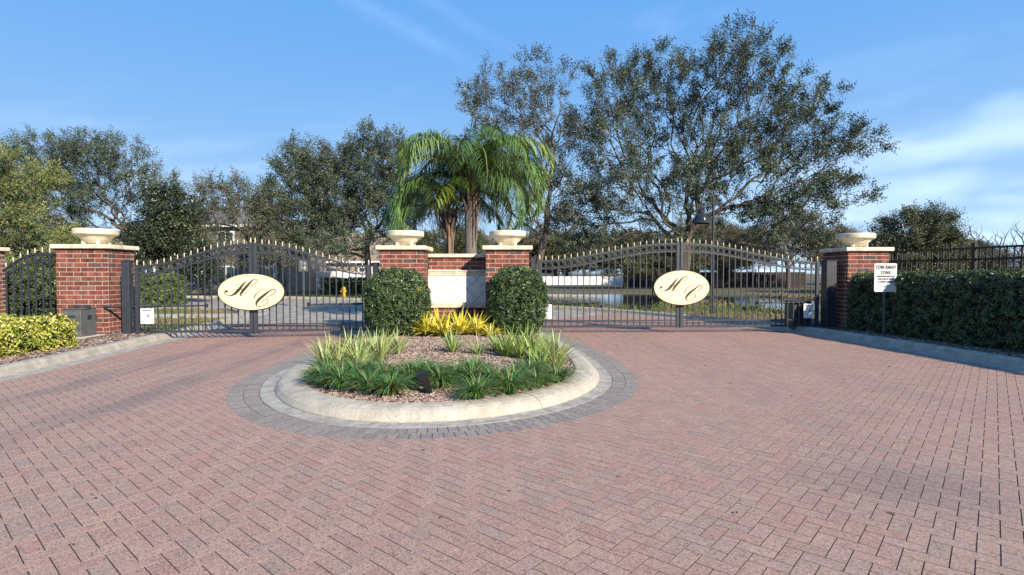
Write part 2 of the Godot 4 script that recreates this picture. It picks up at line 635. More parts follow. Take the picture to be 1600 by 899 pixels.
func build_ground() -> void:
	var xs := []
	var zs := []
	for q in [-3000, -900, -300, -140, -90, -70, -55, -45]:
		xs.append(float(q))
	var x := -40.0
	while x < 60.0:
		xs.append(x)
		x += 2.0 if (x < -14 or x > 22) else 0.5
	for q in [60, 75, 95, 140, 300, 900, 3000]:
		xs.append(float(q))
	for q in [1500, 500, 150, 60, 25, 12]:
		zs.append(float(q))
	var z := 8.0
	while z > -56.0:
		zs.append(z)
		z -= 2.0 if (z > -16 or z < -50) else 0.5
	for q in [-57, -62, -70, -80, -95, -120, -180, -400, -1000, -3500]:
		zs.append(float(q))
	var f := FastNoiseLite.new()
	f.seed = 77
	f.frequency = 0.11
	var b := MB.new()
	var pos := []
	var cl := []
	for zz in zs:
		var row := []
		var crow := []
		for xx in xs:
			var q := Vector2(xx, zz)
			row.append(Vector3(xx, ground_y(q), zz))
			var nz := f.get_noise_2d(xx, zz)
			var dry := smoothstep(-0.35, 0.3, nz + (0.25 if xx > 0 and zz < -17 else -0.05))
			var c := Color(0.09, 0.12, 0.04).lerp(Color(0.17, 0.13, 0.065), dry)
			crow.append(c)
		pos.append(row)
		cl.append(crow)
	var arr := []
	arr.resize(Mesh.ARRAY_MAX)
	var vv := PackedVector3Array()
	var nn := PackedVector3Array()
	var cc := PackedColorArray()
	var ii := PackedInt32Array()
	var w := xs.size()
	for j in zs.size():
		for i in w:
			vv.append(pos[j][i])
			cc.append(cl[j][i])
			var a: Vector3 = pos[j][mini(i + 1, w - 1)] - pos[j][maxi(i - 1, 0)]
			var d: Vector3 = pos[mini(j + 1, zs.size() - 1)][i] - pos[maxi(j - 1, 0)][i]
			var n3 := d.cross(a).normalized()
			if n3.y < 0:
				n3 = -n3
			nn.append(n3)
	for j in zs.size() - 1:
		for i in w - 1:
			var k := j * w + i
			# z falls as j rises
			ii.append_array([k, k + w, k + 1, k + 1, k + w, k + w + 1])
	arr[Mesh.ARRAY_VERTEX] = vv
	arr[Mesh.ARRAY_NORMAL] = nn
	arr[Mesh.ARRAY_COLOR] = cc
	arr[Mesh.ARRAY_INDEX] = ii
	var gm := ArrayMesh.new()
	gm.add_surface_from_arrays(Mesh.PRIMITIVE_TRIANGLES, arr)
	structure("ground", gm, mats.ground)
	# water sheet
	b = MB.new()
	b.quad(Vector3(-14, -0.13, -18), Vector3(26, -0.13, -18), Vector3(26, -0.13, -53), Vector3(-14, -0.13, -53))
	structure("pond_water", b.mesh(), mats.water)
	# grass tufts on the lawns beyond the gates
	var tb := MB.new()
	for k in 7:
		var an := TAU * k / 7.0
		var d := Vector3(cos(an), 0, sin(an))
		var s := Vector3(-d.z, 0, d.x) * 0.006
		var p1 := d * 0.02 + Vector3.UP * 0.05
		var p2 := d * (0.05 + 0.01 * (k % 3)) + Vector3.UP * (0.075 + 0.02 * (k % 2))
		tb.quad(d * 0.01 - s, d * 0.01 + s, p1 + s, p1 - s)
		tb.tri(p1 - s, p1 + s, p2)
	var xf := []
	var cols := []
	var road := road_polygon()
	var r := RandomNumberGenerator.new()
	r.seed = 5
	for i in 60000:
		var q := Vector2(r.randf_range(-30, 22), -r.randf_range(14.2, 40) )
		if r.randf() > 14.0 / -q.y * 1.2:
			continue
		if Geometry2D.is_point_in_polygon(q, road) or inside_paving(q) or pond_depth(q) > 0.1 or in_path(q):
			continue
		if q.x > -4.3 and q.x < 2.0 and q.y > -21:
			continue
		if q.x > 7.4 and q.y > -16.5:
			continue
		var nz := f.get_noise_2d(q.x, q.y) + r.randf_range(-0.2, 0.2)
		var dry := smoothstep(-0.3, 0.3, nz + (0.2 if q.x > 0 and q.y < -17 else -0.12))
		var c := Color(0.11, 0.16, 0.04).lerp(Color(0.25, 0.2, 0.09), dry)
		var sc := r.randf_range(0.7, 1.5)
		if pond_depth(q) > -0.5:
			sc *= r.randf_range(1.2, 3.2)
		xf.append(Transform3D(Basis(Vector3.UP, r.randf() * TAU).scaled(Vector3(sc, sc * r.randf_range(0.7, 1.2), sc)), Vector3(q.x, ground_y(q), q.y)))
		cols.append(c)
	var g := multi("lawn_grass", tb.mesh(), mats.blade, xf, cols, self)
	tag(g, "short patchy lawn grass beyond the gates and round the pond", "grass")

func road_polygon() -> PackedVector2Array:
	var out := PackedVector2Array()
	for p in left_edge:
		if p.y < -15.6:
			out.append(p)
	var rev := right_edge.duplicate()
	rev.reverse()
	for p in rev:
		if p.y < -20.4:
			out.append(p)
	out.append(Vector2(1.0, -17.8))
	out.append(Vector2(-3.5, -16.4))
	return out

func in_path(q: Vector2) -> bool:
	# the concrete walk across the left lawn
	return q.x < -9.0 and absf(-q.y - (19.9 + 0.08 * (q.x + 9.0))) < 0.75

func inside_paving(q: Vector2) -> bool:
	return q.y > -21.0 and q.x > edge_x(left_edge, q.y) - 0.6 and q.x < edge_x(right_edge, q.y) + 0.6

func edge_x(e: Array, z: float) -> float:
	for i in e.size() - 1:
		if (e[i].y - z) * (e[i + 1].y - z) <= 0.0 and e[i].y != e[i + 1].y:
			return lerpf(e[i].x, e[i + 1].x, (z - e[i].y) / (e[i + 1].y - e[i].y))
	return e[0].x

func paver_colour(q: Vector2, r: RandomNumberGenerator, f: FastNoiseLite) -> Color:
	var t := r.randf()
	var c := Color(0.47, 0.315, 0.27)
	if t < 0.25:
		c = Color(0.475, 0.30, 0.255)
	elif t < 0.42:
		c = Color(0.44, 0.315, 0.275)
	elif t < 0.62:
		c = Color(0.475, 0.335, 0.275)
	elif t < 0.68:
		c = Color(0.40, 0.305, 0.275)
	elif t < 0.74:
		c = Color(0.48, 0.28, 0.24)
	c = c.lerp(Color(0.463, 0.31, 0.265), 0.35) * Color(1.0, 0.97, 0.92) * (0.91 * r.randf_range(0.94, 1.06))
	# tyre-worn, stained tracks down each lane, and patches of their own
	var s := 0.0
	var wob := f.get_noise_2d(q.x * 0.6, q.y * 0.4) * 0.25
	for tr in [[-4.6, 0.3], [-6.0, 0.24], [3.1, 0.35], [4.9, 0.3]]:
		var d: float = absf(q.x + wob - tr[0]) / tr[1]
		s += exp(-d * d) * (0.55 if q.x < 0 else 0.15) * (0.75 + f.get_noise_2d(q.x * 3.0, q.y * 1.2))
	s += maxf(0.0, f.get_noise_2d(q.x * 1.5 + 30.0, q.y * 1.5) - 0.15) * 0.2
	var pd := (q - Vector2(2.8, -3.9)) * Vector2(0.9, 1.6)
	s += 0.4 * exp(-pd.length_squared() * 2.2)
	s = clampf(s, 0.0, 0.6)
	c = c.lerp(Color(0.185, 0.15, 0.155), s)
	# redder where it is less worn, near the island and the gates
	var red := smoothstep(-7.0, -12.0, q.y) * 0.4
	c = c.lerp(Color(c.r * 1.0, c.g * 0.84, c.b * 0.82), red)
	c.a = 1.0
	return c

func build_paving() -> void:
	var r := RandomNumberGenerator.new()
	r.seed = 99
	var f := FastNoiseLite.new()
	f.seed = 2
	f.frequency = 0.5
	# bedding sand, one sheet under all pavers
	var region := PackedVector2Array()
	for p in left_edge:
		if p.y >= -15.7:
			region.append(p)
	region.append(Vector2(-3.4, -16.4))
	region.append(Vector2(1.0, -17.9))
	region.append(Vector2(3.7, -20.6))
	var rev := right_edge.duplicate()
	rev.reverse()
	for p in rev:
		if p.y >= -20.4:
			region.append(p)
	var sand := MB.new()
	flat(sand, region, -0.0024)
	structure("bedding_sand", sand.mesh(), mats.sand)
	var ring_out := PackedVector2Array(resample(island_outline(), 0.25, true))
	var holder := structure("paver_road", null, null)
	var L := 0.2
	var W := 0.1
	var u := Vector2(sin(deg_to_rad(41.2)), -cos(deg_to_rad(41.2)))
	var v := Vector2(-u.y, u.x) * -1.0
	if v.y > 0:
		v = -v
	var g := 0.0032
	var list := []   # [distance, polygon, colour, cut]
	var org := Vector2(0.3, -3.0)
	for j in range(-160, 330):
		for i in range(-220, 260):
			var k := posmod(i - j, 4)
			var lo: Vector2
			var hi: Vector2
			if k == 0:
				lo = Vector2(i, j); hi = Vector2(i + 2, j + 1)
			elif k == 3:
				lo = Vector2(i, j); hi = Vector2(i + 1, j + 2)
			else:
				continue
			var mid := (lo + hi) * 0.5 * W
			var cw := org + u * mid.x + v * mid.y
			if cw.y > 0.5 or cw.y < -20.9 or cw.x < -9.2 or cw.x > 8.6:
				continue
			if cw.y > -1.8 and absf(cw.x) > 4.5:
				continue
			var poly := PackedVector2Array()
			var a := lo * W + Vector2(g, g)
			var b := hi * W - Vector2(g, g)
			for q in [Vector2(a.x, a.y), Vector2(b.x, a.y), Vector2(b.x, b.y), Vector2(a.x, b.y)]:
				poly.append(org + u * q.x + v * q.y)
			var close_edge: bool = cw.y < -14.5 or cw.x < edge_x(left_edge, cw.y) + 0.25 or cw.x > edge_x(right_edge, cw.y) - 0.25
			if close_edge:
				var cutp := Geometry2D.intersect_polygons(poly, region)
				if cutp.is_empty():
					continue
				poly = cutp[0]
			if cw.x > -4.4 and cw.x < 2.2 and cw.y < -4.6:
				var any_in := false
				var all_in := true
				for q in poly:
					if Geometry2D.is_point_in_polygon(q, ring_out):
						any_in = true
					else:
						all_in = false
				if all_in:
					continue
				if any_in:
					var cp := Geometry2D.clip_polygons(poly, ring_out)
					if cp.is_empty():
						continue
					poly = cp[0]
			list.append([(cw - Vector2(0, 0)).length(), poly, cw])
	list.sort_custom(func(p, q): return p[0] < q[0])
	var rest := MB.new()
	var count := 0
	for it in list:
		var q: Vector2 = it[2]
		var y1 := r.randf_range(-0.0006, 0.0006)
		# individual stones only inside the picture's view
		var seen: bool = -q.y > 2.75 and absf(q.x) < -q.y * 0.95
		var col := paver_colour(q, r, f)
		if seen and count < 300:
			var b := MB.new()
			b.col = col
			b.prism(it[1], -0.02, y1, 0.0)
			part("paver", b.mesh(), mats.paver, holder)
			count += 1
		else:
			rest.col = col
			rest.prism(it[1], -0.02, y1, 0.0)
	var o := part("pavers", rest.mesh(), mats.paver, holder)
	o.set_meta("kind", "stuff")
	# the grey band round the island: two rings of pavers on edge
	var band := structure("grey_paver_band", null, null)
	var pieces := []
	for ring in 2:
		var d0 := 0.003 + ring * 0.18
		var d1 := d0 + 0.174
		var p := resample(island_outline(), 0.1085, true)
		var nn := normals_of(p, true)
		var n := p.size()
		for i in n:
			var j := (i + 1) % n
			var t: Vector2 = (p[j] - p[i]).normalized() * 0.004
			# inwards is to the left of travel
			var q := PackedVector2Array([p[i] + t + nn[i] * d0, p[j] - t + nn[j] * d0, p[j] - t + nn[j] * d1, p[i] + t + nn[i] * d1])
			if ring == 1:
				for m in 4:
					q[m] += (p[j] - p[i]) * 0.5
			pieces.append([p[i].length(), q, p[i]])
	pieces.sort_custom(func(a, b): return a[0] < b[0])
	rest = MB.new()
	count = 0
	for it in pieces:
		var base := Color(0.28, 0.25, 0.23).lerp(Color(0.34, 0.285, 0.255), r.randf()) * r.randf_range(0.88, 1.1)
		base.a = 1.0
		var y1 := 0.001 + r.randf_range(-0.001, 0.001)
		if count < 300:
			var b := MB.new()
			b.col = base
			b.prism(it[1], -0.02, y1, 0.0)
			part("border_paver", b.mesh(), mats.paver, band)
			count += 1
		else:
			rest.col = base
			rest.prism(it[1], -0.02, y1, 0.0)
	o = part("border_pavers", rest.mesh(), mats.paver, band)
	o.set_meta("kind", "stuff")
	# concrete road beyond the pavers
	var rd := MB.new()
	flat(rd, road_polygon(), 0.0)
	structure("concrete_road", rd.mesh(), mats.road)
	# concrete walk across the lawn on the left
	var wk := MB.new()
	for i in 18:
		var x0 := -9.2 - i * 1.5
		var x1 := x0 - 1.48
		var z0 := -(19.9 + 0.08 * (x0 + 9.0))
		var z1 := -(19.9 + 0.08 * (x1 + 9.0))
		wk.prism(PackedVector2Array([Vector2(x0, z0 + 0.7), Vector2(x1, z1 + 0.7), Vector2(x1, z1 - 0.7), Vector2(x0, z0 - 0.7)]), -0.06, 0.02, 0.01)
	structure("concrete_walk", wk.mesh(), mats.concrete)

func flat(b: MB, poly: PackedVector2Array, y: float) -> void:
	var ix := Geometry2D.triangulate_polygon(poly)
	for i in range(0, ix.size(), 3):
		var a3 := Vector3(poly[ix[i]].x, y, poly[ix[i]].y)
		var b3 := Vector3(poly[ix[i + 1]].x, y, poly[ix[i + 1]].y)
		var c3 := Vector3(poly[ix[i + 2]].x, y, poly[ix[i + 2]].y)
		if (b3 - a3).cross(c3 - a3).y < 0:
			b.tri(a3, c3, b3)
		else:
			b.tri(a3, b3, c3)

func build_kerbs() -> void:
	# island kerb: offset is measured inwards from the outer edge of the band
	var p := resample(island_outline(), 0.125, true)
	var nn := normals_of(p, true)
	var lip := [Vector2(0.364, -0.03), Vector2(0.364, 0.003), Vector2(0.46, 0.004), Vector2(0.538, 0.008), Vector2(0.538, -0.03)]
	var prof := [Vector2(0.54, -0.03), Vector2(0.54, 0.018), Vector2(0.555, 0.04), Vector2(0.585, 0.078), Vector2(0.625, 0.105), Vector2(0.68, 0.124), Vector2(0.76, 0.132), Vector2(0.86, 0.132), Vector2(0.885, 0.126), Vector2(0.893, 0.11), Vector2(0.893, -0.03)]
	var k := structure("island_kerb", null, null)
	var n := p.size()
	# joints: find the indices nearest to the joints seen, then even ones
	var step := 24
	var first := 0
	var best := 1e9
	for i in n:
		var d: float = p[i].distance_to(Vector2(-1.85, -5.55))
		if d < best:
			best = d
			first = i
	var s := first
	while s < first + n:
		var e := mini(s + step, first + n)
		if first + n - e < 8:
			e = first + n
		var b := MB.new()
		sweep(b, p, nn, prof, s, e, true, true, 0.004)
		part("kerb_section", b.mesh(), mats.concrete, k)
		b = MB.new()
		sweep(b, p, nn, lip, s, e, true, true, 0.004)
		part("gutter_lip", b.mesh(), mats.gutter, k)
		s = e
	# street kerbs with gutters
	var gut := [Vector2(0.005, -0.03), Vector2(0.005, 0.003), Vector2(0.12, 0.001), Vector2(0.30, -0.006), Vector2(0.328, 0.0), Vector2(0.328, -0.03)]
	var gp := [Vector2(0.33, -0.03), Vector2(0.33, 0.004), Vector2(0.355, 0.05), Vector2(0.37, 0.095), Vector2(0.40, 0.122), Vector2(0.45, 0.132), Vector2(0.55, 0.132), Vector2(0.575, 0.12), Vector2(0.58, -0.03)]
	for side in 2:
		var e: Array = resample(left_edge if side == 0 else right_edge, 0.5, false)
		var m := normals_of(e, false)
		# running away from the camera: left of travel is outwards on the left side
		if side == 1:
			for i in m.size():
				m[i] = -m[i]
		var kk := structure("left_kerb" if side == 0 else "right_kerb", null, null)
		var i0 := 0
		while i0 < e.size() - 1:
			var i1 := mini(i0 + 6, e.size() - 1)
			var b := MB.new()
			sweep(b, e, m, gp, i0, i1, false, true, 0.003)
			part("kerb_section", b.mesh(), mats.kerb, kk)
			b = MB.new()
			sweep(b, e, m, gut, i0, i1, false, true, 0.003)
			part("gutter", b.mesh(), mats.gutter, kk)
			i0 = i1
	# mulch beds: island mound, left bed, right bed
	var bed := MB.new()
	var inner := offset_path(p, 0.892, true)
	island_inner = inner
	var rings := []
	for t in [0.0, 0.06, 0.13, 0.22, 0.34, 0.48, 0.65, 0.82, 1.0]:
		var rr := []
		for q in inner:
			var c := Vector2(-1.12, clampf(q.y, -18.2, -8.6))
			var w: Vector2 = q.lerp(c, t)
			rr.append(Vector3(w.x, island_y(w), w.y))
		rings.append(rr)
	for a in rings.size() - 1:
		for i in inner.size():
			var j := (i + 1) % inner.size()
			b_up(bed, rings[a][i], rings[a][j], rings[a + 1][j], rings[a + 1][i])
	structure("island_mulch_bed", bed.mesh(), mats.mulch)
	var lb := MB.new()
	for i in left_edge.size() - 1:
		var q: Vector2 = left_edge[i]
		var q2: Vector2 = left_edge[i + 1]
		if q.y < -13.5 or q.y > 2:
			continue
		b_up(lb, Vector3(q.x - 0.58, 0.1, q.y), Vector3(q2.x - 0.58, 0.1, q2.y), Vector3(q2.x - 1.3, 0.13, q2.y), Vector3(q.x - 1.3, 0.13, q.y))
		b_up(lb, Vector3(q.x - 1.3, 0.13, q.y), Vector3(q2.x - 1.3, 0.13, q2.y), Vector3(-16, 0.12, q2.y), Vector3(-16, 0.12, q.y))
	structure("left_mulch_bed", lb.mesh(), mats.mulch)
	var rb := MB.new()
	for i in right_edge.size() - 1:
		var q: Vector2 = right_edge[i]
		var q2: Vector2 = right_edge[i + 1]
		if q.y < -16.0 or q.y > 2:
			continue
		b_up(rb, Vector3(q.x + 0.58, 0.1, q.y), Vector3(q2.x + 0.58, 0.1, q2.y), Vector3(q2.x + 1.2, 0.14, q2.y), Vector3(q.x + 1.2, 0.14, q.y))
		b_up(rb, Vector3(q.x + 1.2, 0.14, q.y), Vector3(q2.x + 1.2, 0.14, q2.y), Vector3(13, 0.12, q2.y), Vector3(13, 0.12, q.y))
	structure("right_mulch_bed", rb.mesh(), mats.mulch)
	# chips lying on the beds
	var chip := MB.new()
	chip.box(Vector3.ZERO, Vector3(0.034, 0.005, 0.011), 0.0)
	var r := RandomNumberGenerator.new()
	r.seed = 13
	var xf := []
	var cols := []
	var pal := [Color(0.27, 0.19, 0.15), Color(0.36, 0.28, 0.23), Color(0.16, 0.115, 0.095), Color(0.42, 0.36, 0.31), Color(0.22, 0.16, 0.135), Color(0.31, 0.205, 0.175)]
	var tries := 0
	while xf.size() < 26000 and tries < 90000:
		tries += 1
		var q := Vector2(r.randf_range(-3.4, 1.2), -5.8 - 8.4 * pow(r.randf(), 1.3))
		if not Geometry2D.is_point_in_polygon(q, inner):
			continue
		var sc := r.randf_range(0.5, 1.5)
		xf.append(Transform3D(Basis.from_euler(Vector3(r.randf_range(-0.5, 0.5), r.randf() * TAU, r.randf_range(-0.5, 0.5))).scaled(Vector3.ONE * sc), Vector3(q.x, island_y(q) + 0.006, q.y)))
		cols.append(pal[r.randi() % pal.size()])
	for i in 7000:
		var z := -r.randf_range(5.5, 13.4)
		var left := i % 5 < 3
		var x := edge_x(left_edge, z) - 0.6 - r.randf() * (1.6 if z < -9 else 1.0) if left else edge_x(right_edge, z) + 0.6 + r.randf() * 1.3
		var sc := r.randf_range(0.6, 1.6)
		xf.append(Transform3D(Basis.from_euler(Vector3(r.randf_range(-0.5, 0.5), r.randf() * TAU, r.randf_range(-0.5, 0.5))).scaled(Vector3.ONE * sc), Vector3(x, 0.128, z)))
		cols.append(pal[r.randi() % pal.size()] * 0.9)
	var o := multi("mulch_chips", chip.mesh(), mats.chip, xf, cols, self)
	tag(o, "brown and grey bark mulch chips covering the planting beds", "mulch")
	# leaf litter on the paving
	var lf := leaf_shape(0.05, 0.022)
	xf = []
	cols = []
	for i in 90:
		var q := Vector2(r.randf_range(-6.5, 7.2), -r.randf_range(3.0, 13.5))
		if q.x > -4.2 and q.x < 2.0 and q.y < -4.9:
			continue
		xf.append(Transform3D(Basis.from_euler(Vector3(r.randf_range(-0.3, 0.3), r.randf() * TAU, r.randf_range(-0.3, 0.3))).scaled(Vector3.ONE * r.randf_range(0.5, 1.1)), Vector3(q.x, 0.008, q.y)))
		cols.append([Color(0.06, 0.04, 0.03), Color(0.13, 0.09, 0.05), Color(0.09, 0.05, 0.035)][i % 3])
	o = multi("leaf_litter", lf, mats.leaf, xf, cols, self)
	tag(o, "small dark dry leaves scattered over the brick paving", "leaves")

var island_inner := PackedVector2Array()

func b_up(b: MB, p0: Vector3, p1: Vector3, p2: Vector3, p3: Vector3) -> void:
	if (p1 - p0).cross(p2 - p0).y < 0:
		b.quad(p3, p2, p1, p0)
	else:
		b.quad(p0, p1, p2, p3)

func island_y(q: Vector2) -> float:
	var d := 1e9
	for i in range(0, island_inner.size(), 3):
		d = minf(d, q.distance_to(island_inner[i]))
	return lerpf(0.1, 0.2, clampf(d / 1.9, 0.0, 1.0) ** 0.75)

# ------------------------------------------------------------------ masonry
func brick_mesh(l: float, h: float, d: float) -> ArrayMesh:
	var key := "brick_%d_%d_%d" % [roundi(l * 1000), roundi(h * 1000), roundi(d * 1000)]
	if not meshes.has(key):
		var b := MB.new()
		b.box(Vector3.ZERO, Vector3(l, h, d), 0.004)
		meshes[key] = b.mesh()
	return meshes[key]

func pick_brick(r: RandomNumberGenerator) -> Material:
	var t := r.randf()
	var k := 0
	if t > 0.87: k = 4
	elif t > 0.83: k = 5
	elif t > 0.66: k = 3
	elif t > 0.44: k = 2
	elif t > 0.22: k = 1
	return mats.brick[k]

func spans(w: float, l: float, off: float) -> Array:
	# cuts a run of width w into bricks of length l, the first cut at off
	var cuts := [0.0]
	var x := off
	while x < w - 0.03:
		if x > 0.03:
			cuts.append(x)
		x += l
	cuts.append(w)
	var out := []
	for i in cuts.size() - 1:
		out.append([cuts[i], cuts[i + 1]])
	return out

# bricks round a rectangular block; local origin at the middle of its base
func brick_block(parent: Node3D, w: float, d: float, y0: float, y1: float, r: RandomNumberGenerator, faces := [0, 1, 2, 3], bl := 0.326, bh := 0.1055) -> void:
	var rows := int(round((y1 - y0) / bh))
	var h := (y1 - y0) / rows
	var j := 0.0155
	var t := 0.09
	for row in rows:
		var y := y0 + (row + 0.5) * h
		for fc in faces:
			var run := w if fc % 2 == 0 else d - 2 * t
			var off := (bl * 0.25 if row % 2 == 0 else bl * 0.75)
			if fc % 2 == 1:
				off = bl * (0.62 if row % 2 == 0 else 0.12)
			for s in spans(run, bl, off):
				var l: float = snappedf(s[1] - s[0] - j, 0.001)
				if l < 0.015:
					continue
				var c: float = (s[0] + s[1]) * 0.5 - run * 0.5
				var proud := r.randf_range(-0.002, 0.002)
				var at: Vector3
				var turn := 0.0
				match fc:
					0: at = Vector3(c, y, d * 0.5 - t * 0.5 + proud)
					1:
						at = Vector3(w * 0.5 - t * 0.5 + proud, y, c)
						turn = PI / 2
					2: at = Vector3(c, y, -d * 0.5 + t * 0.5 - proud)
					3:
						at = Vector3(-w * 0.5 + t * 0.5 - proud, y, c)
						turn = PI / 2
				part("brick", brick_mesh(l, h - j, t), pick_brick(r), parent, at, turn)
	var b := MB.new()
	b.box(Vector3(0, (y0 + y1) * 0.5, 0), Vector3(w - 0.016, y1 - y0 - 0.002, d - 0.016))
	part("mortar", b.mesh(), mats.mortar, parent)

func pillar(label: String, x: float, front: float, w: float, d: float, sd: int) -> Node3D:
	var r := RandomNumberGenerator.new()
	r.seed = sd
	var o := thing("brick_pillar", label, "pillar", Vector3(x, 0, -(front + d * 0.5)), 0.0, "brick gate pillars with stone caps")
	brick_block(o, w, d, -0.04, 2.07, r)
	var b := MB.new()
	b.box(Vector3(0, 2.122, 0), Vector3(w + 0.15, 0.1, d + 0.15), 0.012)
	part("cap", b.mesh(), mats.stone, o)
	b = MB.new()
	b.box(Vector3(0, 2.071, 0), Vector3(w + 0.05, 0.006, d + 0.05), 0.0)
	part("mortar_bed", b.mesh(), mats.mortar, o)
	return o

func bowl(label: String, x: float, depth: float) -> void:
	var o := thing("stone_bowl", label, "bowl", Vector3(x, 2.172, -depth), 0.0, "stone bowls on the brick pillars")
	var b := MB.new()
	b.lathe(Vector3.ZERO, [Vector2(0.0, 0.005), Vector2(0.1, 0.01), Vector2(0.2, 0.045), Vector2(0.285, 0.12), Vector2(0.345, 0.19), Vector2(0.385, 0.225), Vector2(0.4, 0.236)], 40)
	part("basin", b.mesh(), mats.stone, o)
	b = MB.new()
	b.lathe(Vector3.ZERO, [Vector2(0.37, 0.237), Vector2(0.425, 0.237), Vector2(0.448, 0.25), Vector2(0.455, 0.268), Vector2(0.455, 0.36), Vector2(0.449, 0.373), Vector2(0.436, 0.38), Vector2(0.375, 0.38), Vector2(0.35, 0.365), Vector2(0.32, 0.30), Vector2(0.2, 0.27), Vector2(0.0, 0.26)], 40)
	part("rim", b.mesh(), mats.stone, o)
	for k in 4:
		b = MB.new()
		b.box(Vector3(0, 0.067, 0), Vector3(0.075, 0.134, 0.075), 0.006)
		var an := PI / 4 + PI / 2 * k
		part("foot", b.mesh(), mats.stone, o, Vector3(cos(an) * 0.245, 0, sin(an) * 0.245), -an)

func build_monument() -> void:
	pillar("brick pillar with stone cap at the left end of the island wall, half hidden by the left round bush", -2.65, 13.2, 1.06, 1.06, 1)
	pillar("brick pillar with stone cap at the right end of the island wall, behind the right round bush", -0.11, 13.2, 1.05, 1.06, 2)
	pillar("large sunlit brick pillar beside the grey gate operator box on the left", -9.86, 12.6, 1.14, 0.98, 3)
	pillar("brick pillar in the hedge's shade beside the tow-away sign", 9.05, 14.0, 1.06, 1.1, 4)
	pillar("brick pillar cut off by the left edge of the photo, beyond the arched fence panel", -13.55, 13.15, 1.1, 1.0, 5)
	bowl("cream stone bowl on the pillar above the left round bush", -2.65, 13.73)
	bowl("cream stone bowl on the pillar above the right round bush", -0.11, 13.73)
	bowl("cream stone bowl on the sunlit pillar at the left gate", -9.86, 13.09)
	bowl("cream stone bowl on the pillar beside the tow-away sign", 9.05, 14.55)
	# the low wall between the two middle pillars, carrying the stone panel
	var r := RandomNumberGenerator.new()
	r.seed = 6
	var x0 := -2.12
	var x1 := -0.635
	var w := x1 - x0
	var o := thing("monument_wall", "low brick wall with a pale stone panel of diamond tiles between the middle pillars", "wall", Vector3((x0 + x1) * 0.5, 0, -14.2))
	brick_block(o, w - 0.004, 0.5, 0.0, 0.66, r, [0, 2])
	brick_block(o, w - 0.004, 0.5, 1.6, 1.91, r, [0, 2])
	var b := MB.new()
	b.box(Vector3(0, 1.13, -0.02), Vector3(w - 0.004, 0.94, 0.4))
	part("core", b.mesh(), mats.mortar, o)
	b = MB.new()
	b.box(Vector3(0, 1.957, 0), Vector3(w - 0.006, 0.09, 0.62), 0.01)
	part("coping", b.mesh(), mats.stone, o)
	# moulding in three steps
	b = MB.new()
	b.box(Vector3(0, 1.575, 0.19), Vector3(w - 0.006, 0.05, 0.28), 0.008)
	b.box(Vector3(0, 1.527, 0.185), Vector3(w - 0.006, 0.045, 0.24), 0.012)
	b.box(Vector3(0, 1.48, 0.19), Vector3(w - 0.006, 0.047, 0.21), 0.008)
	part("moulding", b.mesh(), mats.stone, o)
	b = MB.new()
	b.box(Vector3(0, 0.70, 0.185), Vector3(w - 0.006, 0.12, 0.25), 0.01)
	part("ledge", b.mesh(), mats.stone, o)
	b = MB.new()
	b.box(Vector3(0, 1.107, 0.17), Vector3(w - 0.006, 0.694, 0.2))
	part("joint_backing", b.mesh(), mats.gutter, o)
	# tiles set on the diagonal
	var pitch := 0.345
	var rect := PackedVector2Array([Vector2(-w * 0.5 + 0.006, 0.765), Vector2(w * 0.5 - 0.006, 0.765), Vector2(w * 0.5 - 0.006, 1.45), Vector2(-w * 0.5 + 0.006, 1.45)])
	for i in range(-5, 6):
		for j in range(-5, 6):
			var c := Vector2(0.49, 1.11) + Vector2(i - j, i + j) * pitch / sqrt(2.0)
			var hh := (pitch - 0.01) / sqrt(2.0)
			var sq := PackedVector2Array([c + Vector2(hh, 0), c + Vector2(0, hh), c + Vector2(-hh, 0), c + Vector2(0, -hh)])
			var cut := Geometry2D.intersect_polygons(sq, rect)
			if cut.is_empty():
				continue
			var tb := MB.new()
			upright(tb, cut[0], 0.27, 0.288)
			part("tile", tb.mesh(), mats.panel, o)

# prism of an outline in (x, y), from z0 to z1
func upright(b: MB, poly: PackedVector2Array, z0: float, z1: float) -> void:
	var q := poly
	if Geometry2D.is_polygon_clockwise(q):
		q = poly.duplicate()
		q.reverse()
	var area := 0.0
	for i in q.size():
		area += q[i].x * q[(i + 1) % q.size()].y - q[(i + 1) % q.size()].x * q[i].y
	if area < 0:
		q = q.duplicate()
		q.reverse()
	var ix := Geometry2D.triangulate_polygon(q)
	for i in range(0, ix.size(), 3):
		var a := q[ix[i]]
		var c := q[ix[i + 1]]
		var d := q[ix[i + 2]]
		if (c - a).cross(d - a) < 0:
			var t := c
			c = d
			d = t
		b.tri(Vector3(a.x, a.y, z1), Vector3(c.x, c.y, z1), Vector3(d.x, d.y, z1))
		b.tri(Vector3(a.x, a.y, z0), Vector3(d.x, d.y, z0), Vector3(c.x, c.y, z0))
	for i in q.size():
		var a := q[i]
		var c := q[(i + 1) % q.size()]
		b.quad(Vector3(a.x, a.y, z0), Vector3(c.x, c.y, z0), Vector3(c.x, c.y, z1), Vector3(a.x, a.y, z1))

# ------------------------------------------------------------------ gates
func finial_mesh() -> ArrayMesh:
	if not meshes.has("finial"):
		var b := MB.new()
		b.lathe(Vector3.ZERO, [Vector2(0.0, -0.002), Vector2(0.013, 0.0), Vector2(0.013, 0.028), Vector2(0.022, 0.04), Vector2(0.022, 0.047), Vector2(0.012, 0.056), Vector2(0.017, 0.075), Vector2(0.009, 0.105), Vector2(0.0, 0.13)], 8)
		meshes.finial = b.mesh()
	return meshes.finial

